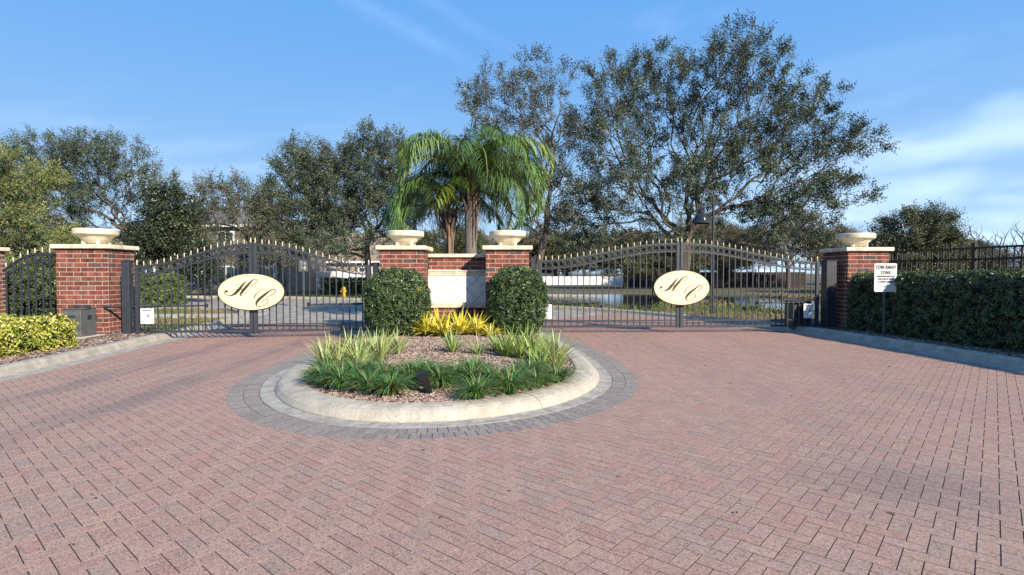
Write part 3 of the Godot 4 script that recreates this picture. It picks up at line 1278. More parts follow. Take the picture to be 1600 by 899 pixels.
func ring_mesh(rad: float) -> ArrayMesh:
	var key := "ring_%d" % roundi(rad * 1000)
	if not meshes.has(key):
		var b := MB.new()
		var p := []
		var rr := []
		for i in 19:
			var a := TAU * i / 18.0
			p.append(Vector3(cos(a), sin(a), 0) * rad)
			rr.append(0.011)
		b.tube(p, rr, 6, false)
		meshes[key] = b.mesh()
	return meshes[key]

func bar_mesh(l: float, w: float) -> ArrayMesh:
	var ll := snappedf(l, 0.004)
	var key := "bar_%d_%d" % [roundi(ll * 1000), roundi(w * 1000)]
	if not meshes.has(key):
		var b := MB.new()
		b.box(Vector3(0, ll * 0.5, 0), Vector3(w, ll, w), 0.003)
		meshes[key] = b.mesh()
	return meshes[key]

# rail following heights h(x) from xa to xb
func rail_mesh(h: Callable, xa: float, xb: float, dy: float, t: float, d: float) -> ArrayMesh:
	var b := MB.new()
	var n := 26
	var prev := []
	for i in n + 1:
		var x := lerpf(xa, xb, float(i) / n)
		var y: float = h.call(x) + dy
		var ring := [Vector3(x, y - t * 0.5, d * 0.5), Vector3(x, y + t * 0.5, d * 0.5), Vector3(x, y + t * 0.5, -d * 0.5), Vector3(x, y - t * 0.5, -d * 0.5)]
		if prev.is_empty():
			b.quad(ring[0], ring[1], ring[2], ring[3])
		else:
			for k in 4:
				var l := (k + 1) % 4
				b.quad(prev[k], ring[k], ring[l], prev[l])
		prev = ring
	b.quad(prev[3], prev[2], prev[1], prev[0])
	return b.mesh()

# one leaf, hinge at `hinge`, its free stile at `free`
func gate_leaf(label: String, hinge: Vector3, free: Vector3, lo: float, hi: float, n: int, bottom := 0.13) -> Node3D:
	var d := free - hinge
	d.y = 0
	var flip := d.x < 0   # keep the local +z towards the camera
	var org := free if flip else hinge
	var dir := (-d if flip else d).normalized()
	var turn := atan2(-dir.z, dir.x)
	var L := d.length()
	var o := thing("gate_leaf", label, "gate leaf", Vector3(org.x, 0, org.z), turn, "leaves of the iron driveway gates")
	var h := func(x: float) -> float:
		var s: float = clampf((L - x if flip else x) / L, 0.0, 1.0)
		return lerpf(lo, hi, 0.5 - 0.5 * cos(PI * clampf(s * 1.04, 0.0, 1.0)))
	var m: Material = mats.iron
	for e in [0.035, L - 0.035]:
		part("stile", bar_mesh(h.call(e) - bottom + 0.02, 0.075), m, o, Vector3(e, bottom, 0))
	part("top_rail", rail_mesh(h, 0.0725, L - 0.0725, -0.02, 0.042, 0.045), m, o)
	part("lower_top_rail", rail_mesh(h, 0.0725, L - 0.0725, -0.215, 0.036, 0.04), m, o)
	var fl := func(_x: float) -> float: return bottom
	part("bottom_rail", rail_mesh(fl, 0.0725, L - 0.0725, 0.035, 0.05, 0.045), m, o)
	part("kick_rail", rail_mesh(fl, 0.0725, L - 0.0725, 0.185, 0.03, 0.038), m, o)
	var pitch := (L - 0.07) / n
	for i in n:
		var x := 0.035 + pitch * i
		if i > 0:
			var top: float = h.call(x) - 0.04
			var pk := part("picket", bar_mesh(top - bottom - 0.03, 0.026), m, o, Vector3(x, bottom + 0.03, 0.0))
			part("finial", finial_mesh(), mats.finial, pk, Vector3(0, top - bottom - 0.03 + 0.042, 0)).scale = Vector3.ONE * 0.85
		var xm := x + pitch * 0.5
		var y: float = h.call(xm) - 0.1175
		part("ring", ring_mesh(minf(0.066, pitch * 0.42)), m, o, Vector3(xm, y, 0))
	for e in [0.035, L - 0.035]:
		part("finial", finial_mesh(), mats.finial, o, Vector3(e, h.call(e) + 0.019, 0))
	return o

func oval_sign(label: String, at: Vector3, turn: float, w: float, hgt: float) -> void:
	var o := thing("oval_sign", label, "sign", at, turn, "oval monogram signs on the gates")
	var ell := func(k: float) -> PackedVector2Array:
		var p := PackedVector2Array()
		for i in 72:
			var a := TAU * i / 72.0
			p.append(Vector2(cos(a) * (w * 0.5 - k), sin(a) * (hgt * 0.5 - k)))
		return p
	var b := MB.new()
	upright(b, ell.call(0.0), 0.0, 0.05)
	part("backing", b.mesh(), mats.black, o)
	b = MB.new()
	upright(b, ell.call(0.022), 0.0505, 0.062)
	part("face", b.mesh(), mats.cream, o)
	# thin line running just inside the edge
	b = MB.new()
	var a1: PackedVector2Array = ell.call(0.048)
	var a2: PackedVector2Array = ell.call(0.055)
	for i in 72:
		var j := (i + 1) % 72
		b.quad(Vector3(a1[i].x, a1[i].y, 0.064), Vector3(a1[j].x, a1[j].y, 0.064), Vector3(a2[j].x, a2[j].y, 0.064), Vector3(a2[i].x, a2[i].y, 0.064))
	part("border_line", b.mesh(), mats.line, o)
	# script capitals, drawn as swelling strokes in the units below, then scaled
	var k := w / 1290.0
	var hh := [
		[[700, 215, 4], [650, 265, 22], [590, 335, 46], [530, 410, 60], [470, 475, 54], [410, 512, 30], [350, 526, 13], [295, 512, 11], [265, 480, 15], [272, 452, 28], [303, 438, 46], [326, 442, 34]],
		[[720, 345, 6], [780, 320, 10], [840, 285, 12], [880, 240, 15], [882, 207, 14], [852, 195, 12], [800, 215, 20], [740, 275, 38], [680, 345, 52], [620, 415, 56], [577, 475, 46], [556, 505, 26], [577, 522, 13], [622, 500, 9], [680, 445, 8], [740, 400, 7], [785, 378, 5]],
		[[395, 434, 5], [450, 410, 9], [520, 400, 10], [600, 394, 10], [660, 382, 6]],
		[[530, 322, 4], [560, 298, 8], [610, 275, 5]]]
	var cc := [
		[[1045, 405, 7], [990, 410, 10], [930, 430, 12], [875, 475, 15], [842, 520, 20], [832, 560, 19], [846, 592, 10]],
		[[1030, 580, 6], [1090, 550, 10], [1150, 515, 13], [1205, 470, 16], [1230, 430, 18], [1210, 405, 15], [1160, 410, 18], [1110, 440, 27], [1040, 495, 42], [970, 550, 52], [905, 610, 54], [867, 665, 42], [862, 710, 26], [895, 738, 13], [950, 740, 10], [1020, 715, 12], [1065, 675, 15], [1088, 635, 15], [1070, 602, 12], [1030, 610, 10], [985, 640, 12], [955, 665, 7]]]
	for letter in [hh, cc]:
		b = MB.new()
		var lift := 0.0645
		for st in letter:
			stroke(b, st, Vector2(765, 452), k, lift)
			lift += 0.0006
		part("letter", b.mesh(), mats.line, o)

func stroke(b: MB, st: Array, c: Vector2, k: float, z: float) -> void:
	var pts := []
	var ws := []
	for i in st.size() - 1:
		for j in 5:
			var t := j / 5.0
			var p := []
			for q in [maxi(i - 1, 0), i, i + 1, mini(i + 2, st.size() - 1)]:
				p.append(Vector2(st[q][0], st[q][1]))
			pts.append(p[1].cubic_interpolate(p[2], p[0], p[3], t))
			ws.append(lerpf(st[i][2], st[i + 1][2], t))
	pts.append(Vector2(st[-1][0], st[-1][1]))
	ws.append(st[-1][2])
	var lf := []
	var rt := []
	for i in pts.size():
		var a: Vector2 = pts[maxi(i - 1, 0)]
		var d: Vector2 = pts[mini(i + 1, pts.size() - 1)]
		var t := (d - a).normalized()
		var nn: Vector2 = Vector2(-t.y, t.x) * ws[i] * 0.5
		var l: Vector2 = (pts[i] + nn - c) * k
		var r: Vector2 = (pts[i] - nn - c) * k
		lf.append(Vector3(l.x, -l.y, z))
		rt.append(Vector3(r.x, -r.y, z))
	for i in pts.size() - 1:
		b.quad(lf[i], lf[i + 1], rt[i + 1], rt[i])

func gate_arm(label: String, a: Vector3, b3: Vector3) -> void:
	var o := thing("gate_opener", label, "gate opener", a, 0.0, "opener arms of the gates")
	var d := b3 - a
	var b := MB.new()
	b.tube([Vector3.ZERO, d * 0.55], [0.028, 0.028], 8)
	part("drive_bar", b.mesh(), mats.iron_dark, o)
	b = MB.new()
	b.tube([d * 0.55, d], [0.02, 0.02], 8)
	b.box(d, Vector3(0.06, 0.09, 0.07), 0.006)
	part("end_bracket", b.mesh(), mats.iron_dark, o)

func notice(label: String, at: Vector3, turn: float, w := 0.29, h := 0.36) -> void:
	var o := thing("gate_notice", label, "sign", at, turn, "small notices on the gates")
	var b := MB.new()
	b.box(Vector3(0, 0, 0), Vector3(w, h, 0.006), 0.002)
	part("plate", b.mesh(), mats.white, o)
	b = MB.new()
	# heading, too small to read from here, and a moving-gate pictogram
	var x := -w * 0.36
	for l in [0.04, 0.03, 0.05, 0.03, 0.045]:
		b.box(Vector3(x + l * 0.5, h * 0.38, 0.0045), Vector3(l * 0.86, 0.024, 0.002))
		x += l
	b.box(Vector3(0.02, h * 0.06, 0.0045), Vector3(0.02, 0.09, 0.002), 0.0, Basis(Vector3(0, 0, 1), -0.5))
	b.box(Vector3(0.045, h * 0.0, 0.0047), Vector3(0.05, 0.018, 0.002), 0.0, Basis(Vector3(0, 0, 1), 0.5))
	part("print", b.mesh(), mats.ink, o)
	b = MB.new()
	for i in 3:
		b.box(Vector3(-0.02, h * (-0.2 - 0.08 * i), 0.0045), Vector3(w * (0.6 - 0.1 * i), 0.009, 0.002))
	b.box(Vector3(-0.03, h * 0.24, 0.0045), Vector3(w * 0.66, 0.014, 0.002), 0.0, Basis(Vector3(0, 0, 1), 0.18))
	part("fine_print", b.mesh(), mats.faint, o)

func post(label: String, at: Vector3, h: float, w: float, m: Material) -> void:
	var o := thing("gate_post", label, "post", at, 0.0, "steel posts of the gates")
	var b := MB.new()
	b.box(Vector3(0, h * 0.5, 0), Vector3(w, h, w), 0.006)
	part("shaft", b.mesh(), m, o)
	b = MB.new()
	b.box(Vector3(0, h + 0.012, 0), Vector3(w + 0.02, 0.024, w + 0.02), 0.006)
	part("post_cap", b.mesh(), m, o)
	for y in [0.35, h - 0.22]:
		b = MB.new()
		b.tube([Vector3(w * 0.5 + 0.02, y - 0.07, 0), Vector3(w * 0.5 + 0.02, y + 0.07, 0)], [0.024, 0.024], 8)
		part("hinge", b.mesh(), m, o)

func build_gates() -> void:
	# left gate
	var lh := P(-8.62, 0, 12.62)
	var lm := P(-6.05, 0, 12.86)
	var lr := P(-3.42, 0, 13.3)
	gate_leaf("dark iron gate leaf hinged beside the sunlit left pillar, left half of the left gate", lh, lm, 1.68, 2.2, 17)
	gate_leaf("dark iron gate leaf next to the left round bush, right half of the left gate", lr, lm + Vector3(0.03, 0, 0), 1.70, 2.2, 17)
	# right gate
	var rl := P(0.66, 0, 13.9)
	var rm := P(4.24, 0, 14.0)
	var rr := P(7.92, 0, 14.25)
	gate_leaf("dark iron gate leaf next to the right round bush, left half of the right gate", rl, rm, 1.84, 2.28, 22)
	gate_leaf("dark iron gate leaf ending at the shaded right pillar, right half of the right gate", rr, rm + Vector3(0.03, 0, 0), 1.81, 2.28, 23)
	oval_sign("cream oval sign with script letters H C on the left gate", P(-6.03, 1.08, 12.78), deg_to_rad(6), 1.5, 0.87)
	oval_sign("cream oval sign with script letters H C on the right gate", P(4.27, 1.15, 13.92), deg_to_rad(2), 1.44, 0.9)
	post("tall grey gate post beside the sunlit left pillar", P(-8.79, 0, 12.6), 1.78, 0.17, mats.iron)
	post("dark gate post against the left middle pillar, behind the left bush", P(-3.3, 0, 13.35), 1.75, 0.12, mats.iron_dark)
	post("gate post against the right middle pillar, above the right bush", P(0.53, 0, 13.9), 1.9, 0.12, mats.iron)
	post("wide dark gate post against the shaded right pillar", P(8.22, 0, 14.3), 1.82, 0.26, mats.iron_dark)
	gate_arm("long dark opener arm from the grey operator box across the left gate's left leaf", P(-9.3, 0.74, 12.55), P(-7.1, 0.76, 12.78))
	gate_arm("dark opener arm behind the left gate's right leaf, beside the left round bush", P(-3.35, 0.77, 13.55), P(-4.85, 0.77, 13.12))
	gate_arm("dark opener arm behind the right gate's left leaf, beside the right round bush", P(0.6, 0.73, 14.2), P(2.2, 0.74, 14.05))
	gate_arm("dark opener arm behind the right gate's right leaf, beside the shaded pillar", P(7.75, 0.75, 14.5), P(6.3, 0.75, 14.2))
	notice("white notice plate at the hinge end of the left gate, near the tall grey post", P(-8.34, 0.53, 12.58), deg_to_rad(5), 0.29, 0.35)
	notice("white notice plate on the left gate, half hidden by the left round bush", P(-3.43, 0.52, 13.2), deg_to_rad(9), 0.28, 0.36)
	notice("white notice plate on the right gate, half hidden by the right round bush", P(0.86, 0.55, 13.82), 0.0, 0.28, 0.36)
	notice("white notice plate in the shade on the right gate beside the dark post", P(7.6, 0.55, 14.1), deg_to_rad(4), 0.27, 0.37)

func build_fences() -> void:
	# arched panel at the far left
	var o := thing("arched_fence_panel", "dark iron fence panel with an arched top between the two leftmost brick pillars", "fence", P(-11.95, 0, 12.95))
	var L := 1.52
	var h := func(x: float) -> float: return 1.98 - 0.42 * pow((x - 0.95) / 0.95, 2.0)
	part("top_rail", rail_mesh(h, 0.0, L, 0.0, 0.045, 0.045), mats.iron_dark, o)
	part("lower_top_rail", rail_mesh(h, 0.0, L, -0.2, 0.036, 0.04), mats.iron_dark, o)
	var fl := func(_x: float) -> float: return 0.0
	part("bottom_rail", rail_mesh(fl, 0.0, L, 0.2, 0.04, 0.04), mats.iron_dark, o)
	part("middle_rail", rail_mesh(fl, 0.0, L * 0.4, 0.98, 0.03, 0.04), mats.iron_dark, o)
	for i in 9:
		var x := 0.07 + 0.172 * i
		var top: float = h.call(x) - 0.02
		var pk := part("picket", bar_mesh(top - 0.2, 0.034), mats.iron_dark, o, Vector3(x, 0.2, 0))
		part("finial", finial_mesh(), mats.finial, pk, Vector3(0, top - 0.2 + 0.042, 0))
		if i < 8:
			part("ring", ring_mesh(0.064), mats.iron_dark, o, Vector3(x + 0.086, h.call(x + 0.086) - 0.1, 0))
	# black fence behind the right hedge
	var p0 := Vector2(10.15, -14.9)
	var p1 := Vector2(10.9, -8.6)
	var dir := (p1 - p0).normalized()
	var len := p0.distance_to(p1)
	o = thing("black_fence", "black metal picket fence running behind the long hedge on the right", "fence", Vector3(p0.x, 0, p0.y), atan2(-dir.y, dir.x))
	var b := MB.new()
	for y in [2.08, 1.83, 0.3]:
		part("rail", rail_mesh(fl, 0.0, len, y, 0.045, 0.04), mats.black, o)
	var s := 0.0
	while s < len:
		part("picket", bar_mesh(1.86, 0.028), mats.black, o, Vector3(s, 0.2, 0.0))
		s += 0.152
	var q := 0.0
	while q < len:
		part("fence_post", bar_mesh(2.2, 0.075), mats.black, o, Vector3(q + 0.03, 0.0, 0.0))
		q += 2.43

func text(s: String, size: float, m: Material, parent: Node3D, at: Vector3, bold := false, squeeze := 1.0) -> void:
	var t := TextMesh.new()
	var f := SystemFont.new()
	f.font_names = PackedStringArray(["Droid Sans"])
	if bold:
		f.font_weight = 700
	t.font = f
	t.text = s
	t.font_size = 160
	t.pixel_size = size / 160.0
	t.depth = 0.002
	t.curve_step = 2.0
	var o := part("lettering", t, m, parent, at)
	o.scale = Vector3(squeeze, 1, 1)
	if bold:   # heavier strokes
		o = part("lettering", t, m, parent, at + Vector3(size * 0.035, size * 0.02, 0.0006))
		o.scale = Vector3(squeeze, 1, 1)

func build_objects() -> void:
	var b: MB
	# --- tow-away sign
	var o := thing("tow_away_sign", "white tow-away zone sign on a thin dark post in front of the right hedge", "sign", P(8.3, 0.1, 12.25), deg_to_rad(-3))
	b = MB.new()
	b.box(Vector3(0, 0.68, -0.03), Vector3(0.045, 1.5, 0.03), 0.005)
	part("sign_post", b.mesh(), mats.green_post, o)
	var pl := part("plate", rounded_plate(0.48, 0.63, 0.03, 0.008), mats.white, o, Vector3(0, 1.315, 0))
	text("TOW-AWAY", 0.14, mats.ink, pl, Vector3(0, 0.228, 0.006), true, 0.74)
	text("ZONE", 0.13, mats.ink, pl, Vector3(0, 0.108, 0.006), true, 0.8)
	text("UNAUTHORIZED VEHICLES OR", 0.062, mats.ink, pl, Vector3(0, 0.026, 0.006), true, 0.54)
	text("VESSELS WILL BE TOWED", 0.062, mats.ink, pl, Vector3(0, -0.034, 0.006), true, 0.58)
	text("AT OWNER'S EXPENSE", 0.062, mats.ink, pl, Vector3(0, -0.095, 0.006), true, 0.64)
	b = MB.new()
	for i in 4:
		b.box(Vector3(-0.03, -0.155 - 0.035 * i, 0.0055), Vector3(0.34 - 0.05 * (i % 2), 0.014, 0.002))
	for i in 2:
		for sx in [-1.0, 1.0]:
			b.box(Vector3(0.185 * sx, 0.125 - 0.04 * i, 0.0055), Vector3(0.07, 0.018, 0.002))
	part("fine_print", b.mesh(), mats.faint, pl)
	# --- speed sign beyond the left gate
	o = thing("speed_sign", "small speed limit sign reading 10 on a post beyond the left gate", "sign", P(-9.08, 0, 24.0))
	b = MB.new()
	b.tube([Vector3(0, -0.1, -0.03), Vector3(0, 2.3, -0.03)], [0.03, 0.03], 8)
	part("sign_post", b.mesh(), mats.box, o)
	pl = part("plate", rounded_plate(0.4, 0.5, 0.04, 0.008), mats.box, o, Vector3(0, 1.85, 0))  # white plate coloured dark grey, the shade it stands in put into the colour
	text("10", 0.24, mats.faint, pl, Vector3(0, -0.1, 0.006), true)
	text("SPEED", 0.1, mats.faint, pl, Vector3(0, 0.17, 0.006), true)
	text("LIMIT", 0.1, mats.faint, pl, Vector3(0, 0.08, 0.006), true)
	# --- gate operator box at the left
	o = thing("gate_operator_box", "dark grey steel gate operator box standing in front of the sunlit left pillar", "operator box", P(-9.42, 0.0, 12.0))
	b = MB.new()
	b.box(Vector3(0, 0.07, 0.05), Vector3(0.62, 0.16, 0.72), 0.012)
	part("concrete_pad", b.mesh(), mats.concrete, o)
	b = MB.new()
	b.box(Vector3(0, 0.44, 0), Vector3(0.38, 0.58, 0.46), 0.008)
	part("cabinet", b.mesh(), mats.box, o)
	b = MB.new()
	b.box(Vector3(0, 0.742, 0), Vector3(0.41, 0.022, 0.49), 0.008)
	part("lid", b.mesh(), mats.box, o)
	b = MB.new()
	b.lathe(Vector3(0.06, 0.753, 0.0), [Vector2(0.15, 0.0), Vector2(0.15, 0.03), Vector2(0.12, 0.055), Vector2(0.06, 0.062), Vector2(0.0, 0.063)], 20)
	part("output_cap", b.mesh(), mats.iron_dark, o)
	b = MB.new()
	b.box(Vector3(-0.02, 0.58, 0.2315), Vector3(0.2, 0.05, 0.003))
	part("faceplate", b.mesh(), mats.iron, o)
	b = MB.new()
	b.box(Vector3(0.1915, 0.55, -0.02), Vector3(0.003, 0.1, 0.12))
	part("vent", b.mesh(), mats.iron_dark, o)
	# --- operator box at the right
	o = thing("gate_operator_cabinet", "dark operator cabinet in the shade behind the right gate's white notice", "operator box", P(7.65, 0.0, 14.75))
	b = MB.new()
	b.box(Vector3(0, 0.4, 0), Vector3(0.46, 0.72, 0.5), 0.01)
	part("cabinet", b.mesh(), mats.iron_dark, o)
	b = MB.new()
	b.box(Vector3(0, 0.77, 0), Vector3(0.5, 0.02, 0.54), 0.006)
	part("lid", b.mesh(), mats.iron_dark, o)
	# --- the spotlight leaning in the mulch
	o = thing("landscape_spotlight", "small black spotlight leaning over in the mulch at the front of the island", "spotlight", P(-0.93, 0.125, 6.25))
	b = MB.new()
	var tilt := Basis(Vector3(0, 0, 1), 0.36) * Basis(Vector3(1, 0, 0), 0.12)
	var sq := [[0.022, 0.02, 0.0], [0.032, 0.028, 0.06], [0.05, 0.042, 0.2], [0.058, 0.05, 0.275]]
	for i in sq.size() - 1:
		var q0 := []
		var q1 := []
		for s in [Vector2(-1, 1), Vector2(1, 1), Vector2(1, -1), Vector2(-1, -1)]:
			q0.append(tilt * Vector3(s.x * sq[i][0], sq[i][2], s.y * sq[i][1]))
			q1.append(tilt * Vector3(s.x * sq[i + 1][0], sq[i + 1][2], s.y * sq[i + 1][1]))
		for k in 4:
			var l := (k + 1) % 4
			b.quad(q0[k], q0[l], q1[l], q1[k])
		if i == sq.size() - 2:
			b.quad(q1[0], q1[1], q1[2], q1[3])
	part("hood", b.mesh(), mats.black, o)
	b = MB.new()
	b.box(tilt * Vector3(0, 0.115, 0.038), Vector3(0.045, 0.09, 0.006), 0.0, tilt * Basis(Vector3(1, 0, 0), 0.1))
	part("lens", b.mesh(), mats.black, o)
	b = MB.new()
	b.tube([Vector3(0, 0.02, 0), Vector3(0.02, -0.12, 0)], [0.02, 0.008], 6)
	part("stake", b.mesh(), mats.black, o)
	# --- street lamp
	o = thing("street_lamp", "black street lamp with a gooseneck arm and bell shade beyond the right gate", "street lamp", P(7.47, -0.05, 20.5))
	b = MB.new()
	b.tube([Vector3(0, 0, 0), Vector3(0, 0.35, 0), Vector3(0, 0.4, 0), Vector3(0, 4.2, 0)], [0.1, 0.09, 0.055, 0.042], 10)
	part("pole", b.mesh(), mats.iron_dark, o)
	b = MB.new()
	var gp := []
	var gr := []
	for i in 13:
		var a := PI * i / 12.0
		gp.append(Vector3(-0.22 + 0.22 * cos(a), 4.2 + 0.43 * sin(a), 0))
		gr.append(0.027)
	gp.append(Vector3(-0.44, 4.0, 0))
	gr.append(0.027)
	b.tube(gp, gr, 8)
	part("gooseneck", b.mesh(), mats.iron_dark, o)
	b = MB.new()
	b.lathe(Vector3(-0.44, 3.42, 0), [Vector2(0.29, -0.01), Vector2(0.31, 0.0), Vector2(0.31, 0.04), Vector2(0.27, 0.1), Vector2(0.245, 0.19), Vector2(0.2, 0.28), Vector2(0.13, 0.34), Vector2(0.11, 0.36), Vector2(0.11, 0.47), Vector2(0.085, 0.53), Vector2(0.03, 0.57), Vector2(0.0, 0.575)], 24)
	var shade_m := mat(Color(0.02, 0.022, 0.027), 0.16)
	part("shade", b.mesh(), shade_m, o)
	# --- hydrant
	o = thing("fire_hydrant", "yellow fire hydrant on the grass by the white fence beyond the left gate", "hydrant", P(-10.7, -0.04, 35.0))
	b = MB.new()
	b.lathe(Vector3.ZERO, [Vector2(0.17, 0.0), Vector2(0.17, 0.05), Vector2(0.12, 0.06), Vector2(0.12, 0.5), Vector2(0.15, 0.52), Vector2(0.15, 0.57), Vector2(0.11, 0.66), Vector2(0.04, 0.72), Vector2(0.0, 0.74)], 14)
	part("barrel", b.mesh(), mats.yellow, o)
	for s in [-1.0, 1.0]:
		b = MB.new()
		b.tube([Vector3(0.1 * s, 0.42, 0), Vector3(0.2 * s, 0.42, 0)], [0.055, 0.055], 8)
		part("nozzle", b.mesh(), mats.yellow, o)

func rounded_plate(w: float, h: float, r: float, d: float) -> ArrayMesh:
	var p := PackedVector2Array()
	for c in [Vector2(w * 0.5 - r, h * 0.5 - r), Vector2(-w * 0.5 + r, h * 0.5 - r), Vector2(-w * 0.5 + r, -h * 0.5 + r), Vector2(w * 0.5 - r, -h * 0.5 + r)]:
		var i := p.size() / 5
		for k in 5:
			var a := PI * 0.5 * i + PI * 0.5 * k / 4.0
			p.append(c + Vector2(cos(a), sin(a)) * r)
	var b := MB.new()
	upright(b, p, -d * 0.5, d * 0.5)
	return b.mesh()

# ------------------------------------------------------------------ plants
func leaf_shape(l: float, w: float) -> ArrayMesh:
	var b := MB.new()
	leaf(b, Vector3(0, 0, 0), Vector3(0, 0, -1), Vector3.UP, l, w)
	return b.mesh()

# folded leaf from base along dir, face towards up
func leaf(b: MB, at: Vector3, dir: Vector3, up: Vector3, l: float, w: float, bend := 0.15) -> void:
	var s := dir.cross(up).normalized()
	var u := s.cross(dir).normalized()
	var m := at + dir * l * 0.5 + u * l * bend * 0.3
	var tip := at + dir * l - u * l * bend
	var a := m + s * w * 0.5 + u * w * 0.16
	var c := m - s * w * 0.5 + u * w * 0.16
	b.tri(at, a, tip)
	b.tri(at, tip, c)

# a twig with small leaves, twig along +y
func twig_mesh(sd: int, n: int, length: float, ll: float, lw: float, spread := 1.0) -> ArrayMesh:
	var r := RandomNumberGenerator.new()
	r.seed = sd
	var b := MB.new()
	for i in n:
		var t := (i + 0.5) / n
		var an := i * 2.4 + r.randf() * 0.6
		var out := Vector3(cos(an), 0, sin(an))
		var dir := (out * spread + Vector3.UP * r.randf_range(0.2, 1.0)).normalized()
		var g := r.randf_range(0.75, 1.2)
		b.col = Color(g, g, g)
		leaf(b, Vector3(r.randf_range(-1, 1), 0, r.randf_range(-1, 1)) * length * 0.1 + Vector3.UP * t * length, dir, Vector3(r.randf_range(-0.6, 0.6), 1, r.randf_range(-0.6, 0.6)), ll * r.randf_range(0.7, 1.2), lw * r.randf_range(0.8, 1.2))
	b.col = Color(0.9, 0.8, 0.75)
	var s := 0.004
	b.tri(Vector3(-s, 0, 0), Vector3(s, 0, 0), Vector3(0, length, 0))
	return b.mesh()

func aim(dir: Vector3, roll: float, sc: float) -> Basis:
	var y := dir.normalized()
	var x := y.cross(Vector3(0.3, 0.2, 0.93)).normalized()
	var z := x.cross(y)
	var bs := Basis(x, y, z) * Basis(Vector3.UP, roll)
	return bs.scaled(Vector3.ONE * sc) if false else Basis(bs.x * sc, bs.y * sc, bs.z * sc)

# strap-leaved clump; colour function per blade; edges may be paler
func clump_mesh(sd: int, n: int, l0: float, l1: float, w: float, arch: float, spread: float, cols: Array, edge: Color, edged: bool) -> ArrayMesh:
	var r := RandomNumberGenerator.new()
	r.seed = sd
	var b := MB.new()
	for i in n:
		var an := r.randf() * TAU
		var out := Vector3(cos(an), 0, sin(an))
		var l := r.randf_range(l0, l1)
		var lean := spread * sqrt(r.randf())
		var base := out * r.randf() * 0.06
		var side := Vector3(-out.z, 0, out.x)
		var dir := (Vector3.UP * cos(lean) + out * sin(lean)).normalized()
		var segs := 5
		var p := base
		var pts := [p]
		for s in segs:
			p += dir * l / segs
			pts.append(p)
			dir = (dir + (out * 0.35 + Vector3.DOWN) * arch * r.randf_range(0.5, 1.2) / segs).normalized()
		var c: Color = cols[r.randi() % cols.size()] * r.randf_range(0.8, 1.2)
		var tw := r.randf_range(-0.5, 0.5)
		for s in segs:
			var w0 := w * (1.0 - pow(float(s) / segs, 2.2)) * (0.6 + 0.4 * minf(1.0, s * 0.7))
			var w1 := w * (1.0 - pow(float(s + 1) / segs, 2.2)) * (0.6 + 0.4 * minf(1.0, (s + 1) * 0.7))
			if s == segs - 1:
				w1 = 0.0
			var sd2 := (side + out * tw).normalized()
			var fold: Vector3 = (pts[s + 1] - pts[s]).normalized().cross(sd2) * 0.25
			var a0: Vector3 = pts[s] - sd2 * w0
			var a1: Vector3 = pts[s] + sd2 * w0
			var b0: Vector3 = pts[s + 1] - sd2 * w1
			var b1: Vector3 = pts[s + 1] + sd2 * w1
			var m0: Vector3 = pts[s] + fold * w0
			var m1: Vector3 = pts[s + 1] + fold * w1
			if edged:
				var i0 := a0.lerp(m0, 0.5)
				var i1 := b0.lerp(m1, 0.5)
				var j0 := a1.lerp(m0, 0.5)
				var j1 := b1.lerp(m1, 0.5)
				b.col = edge
				b.quad(a0, i0, i1, b0)
				b.quad(j0, a1, b1, j1)
				b.col = c
				b.quad(i0, j0, j1, i1)
			else:
				b.col = c
				b.quad(a0, m0, m1, b0)
				b.quad(m0, a1, b1, m1)
	return b.mesh()

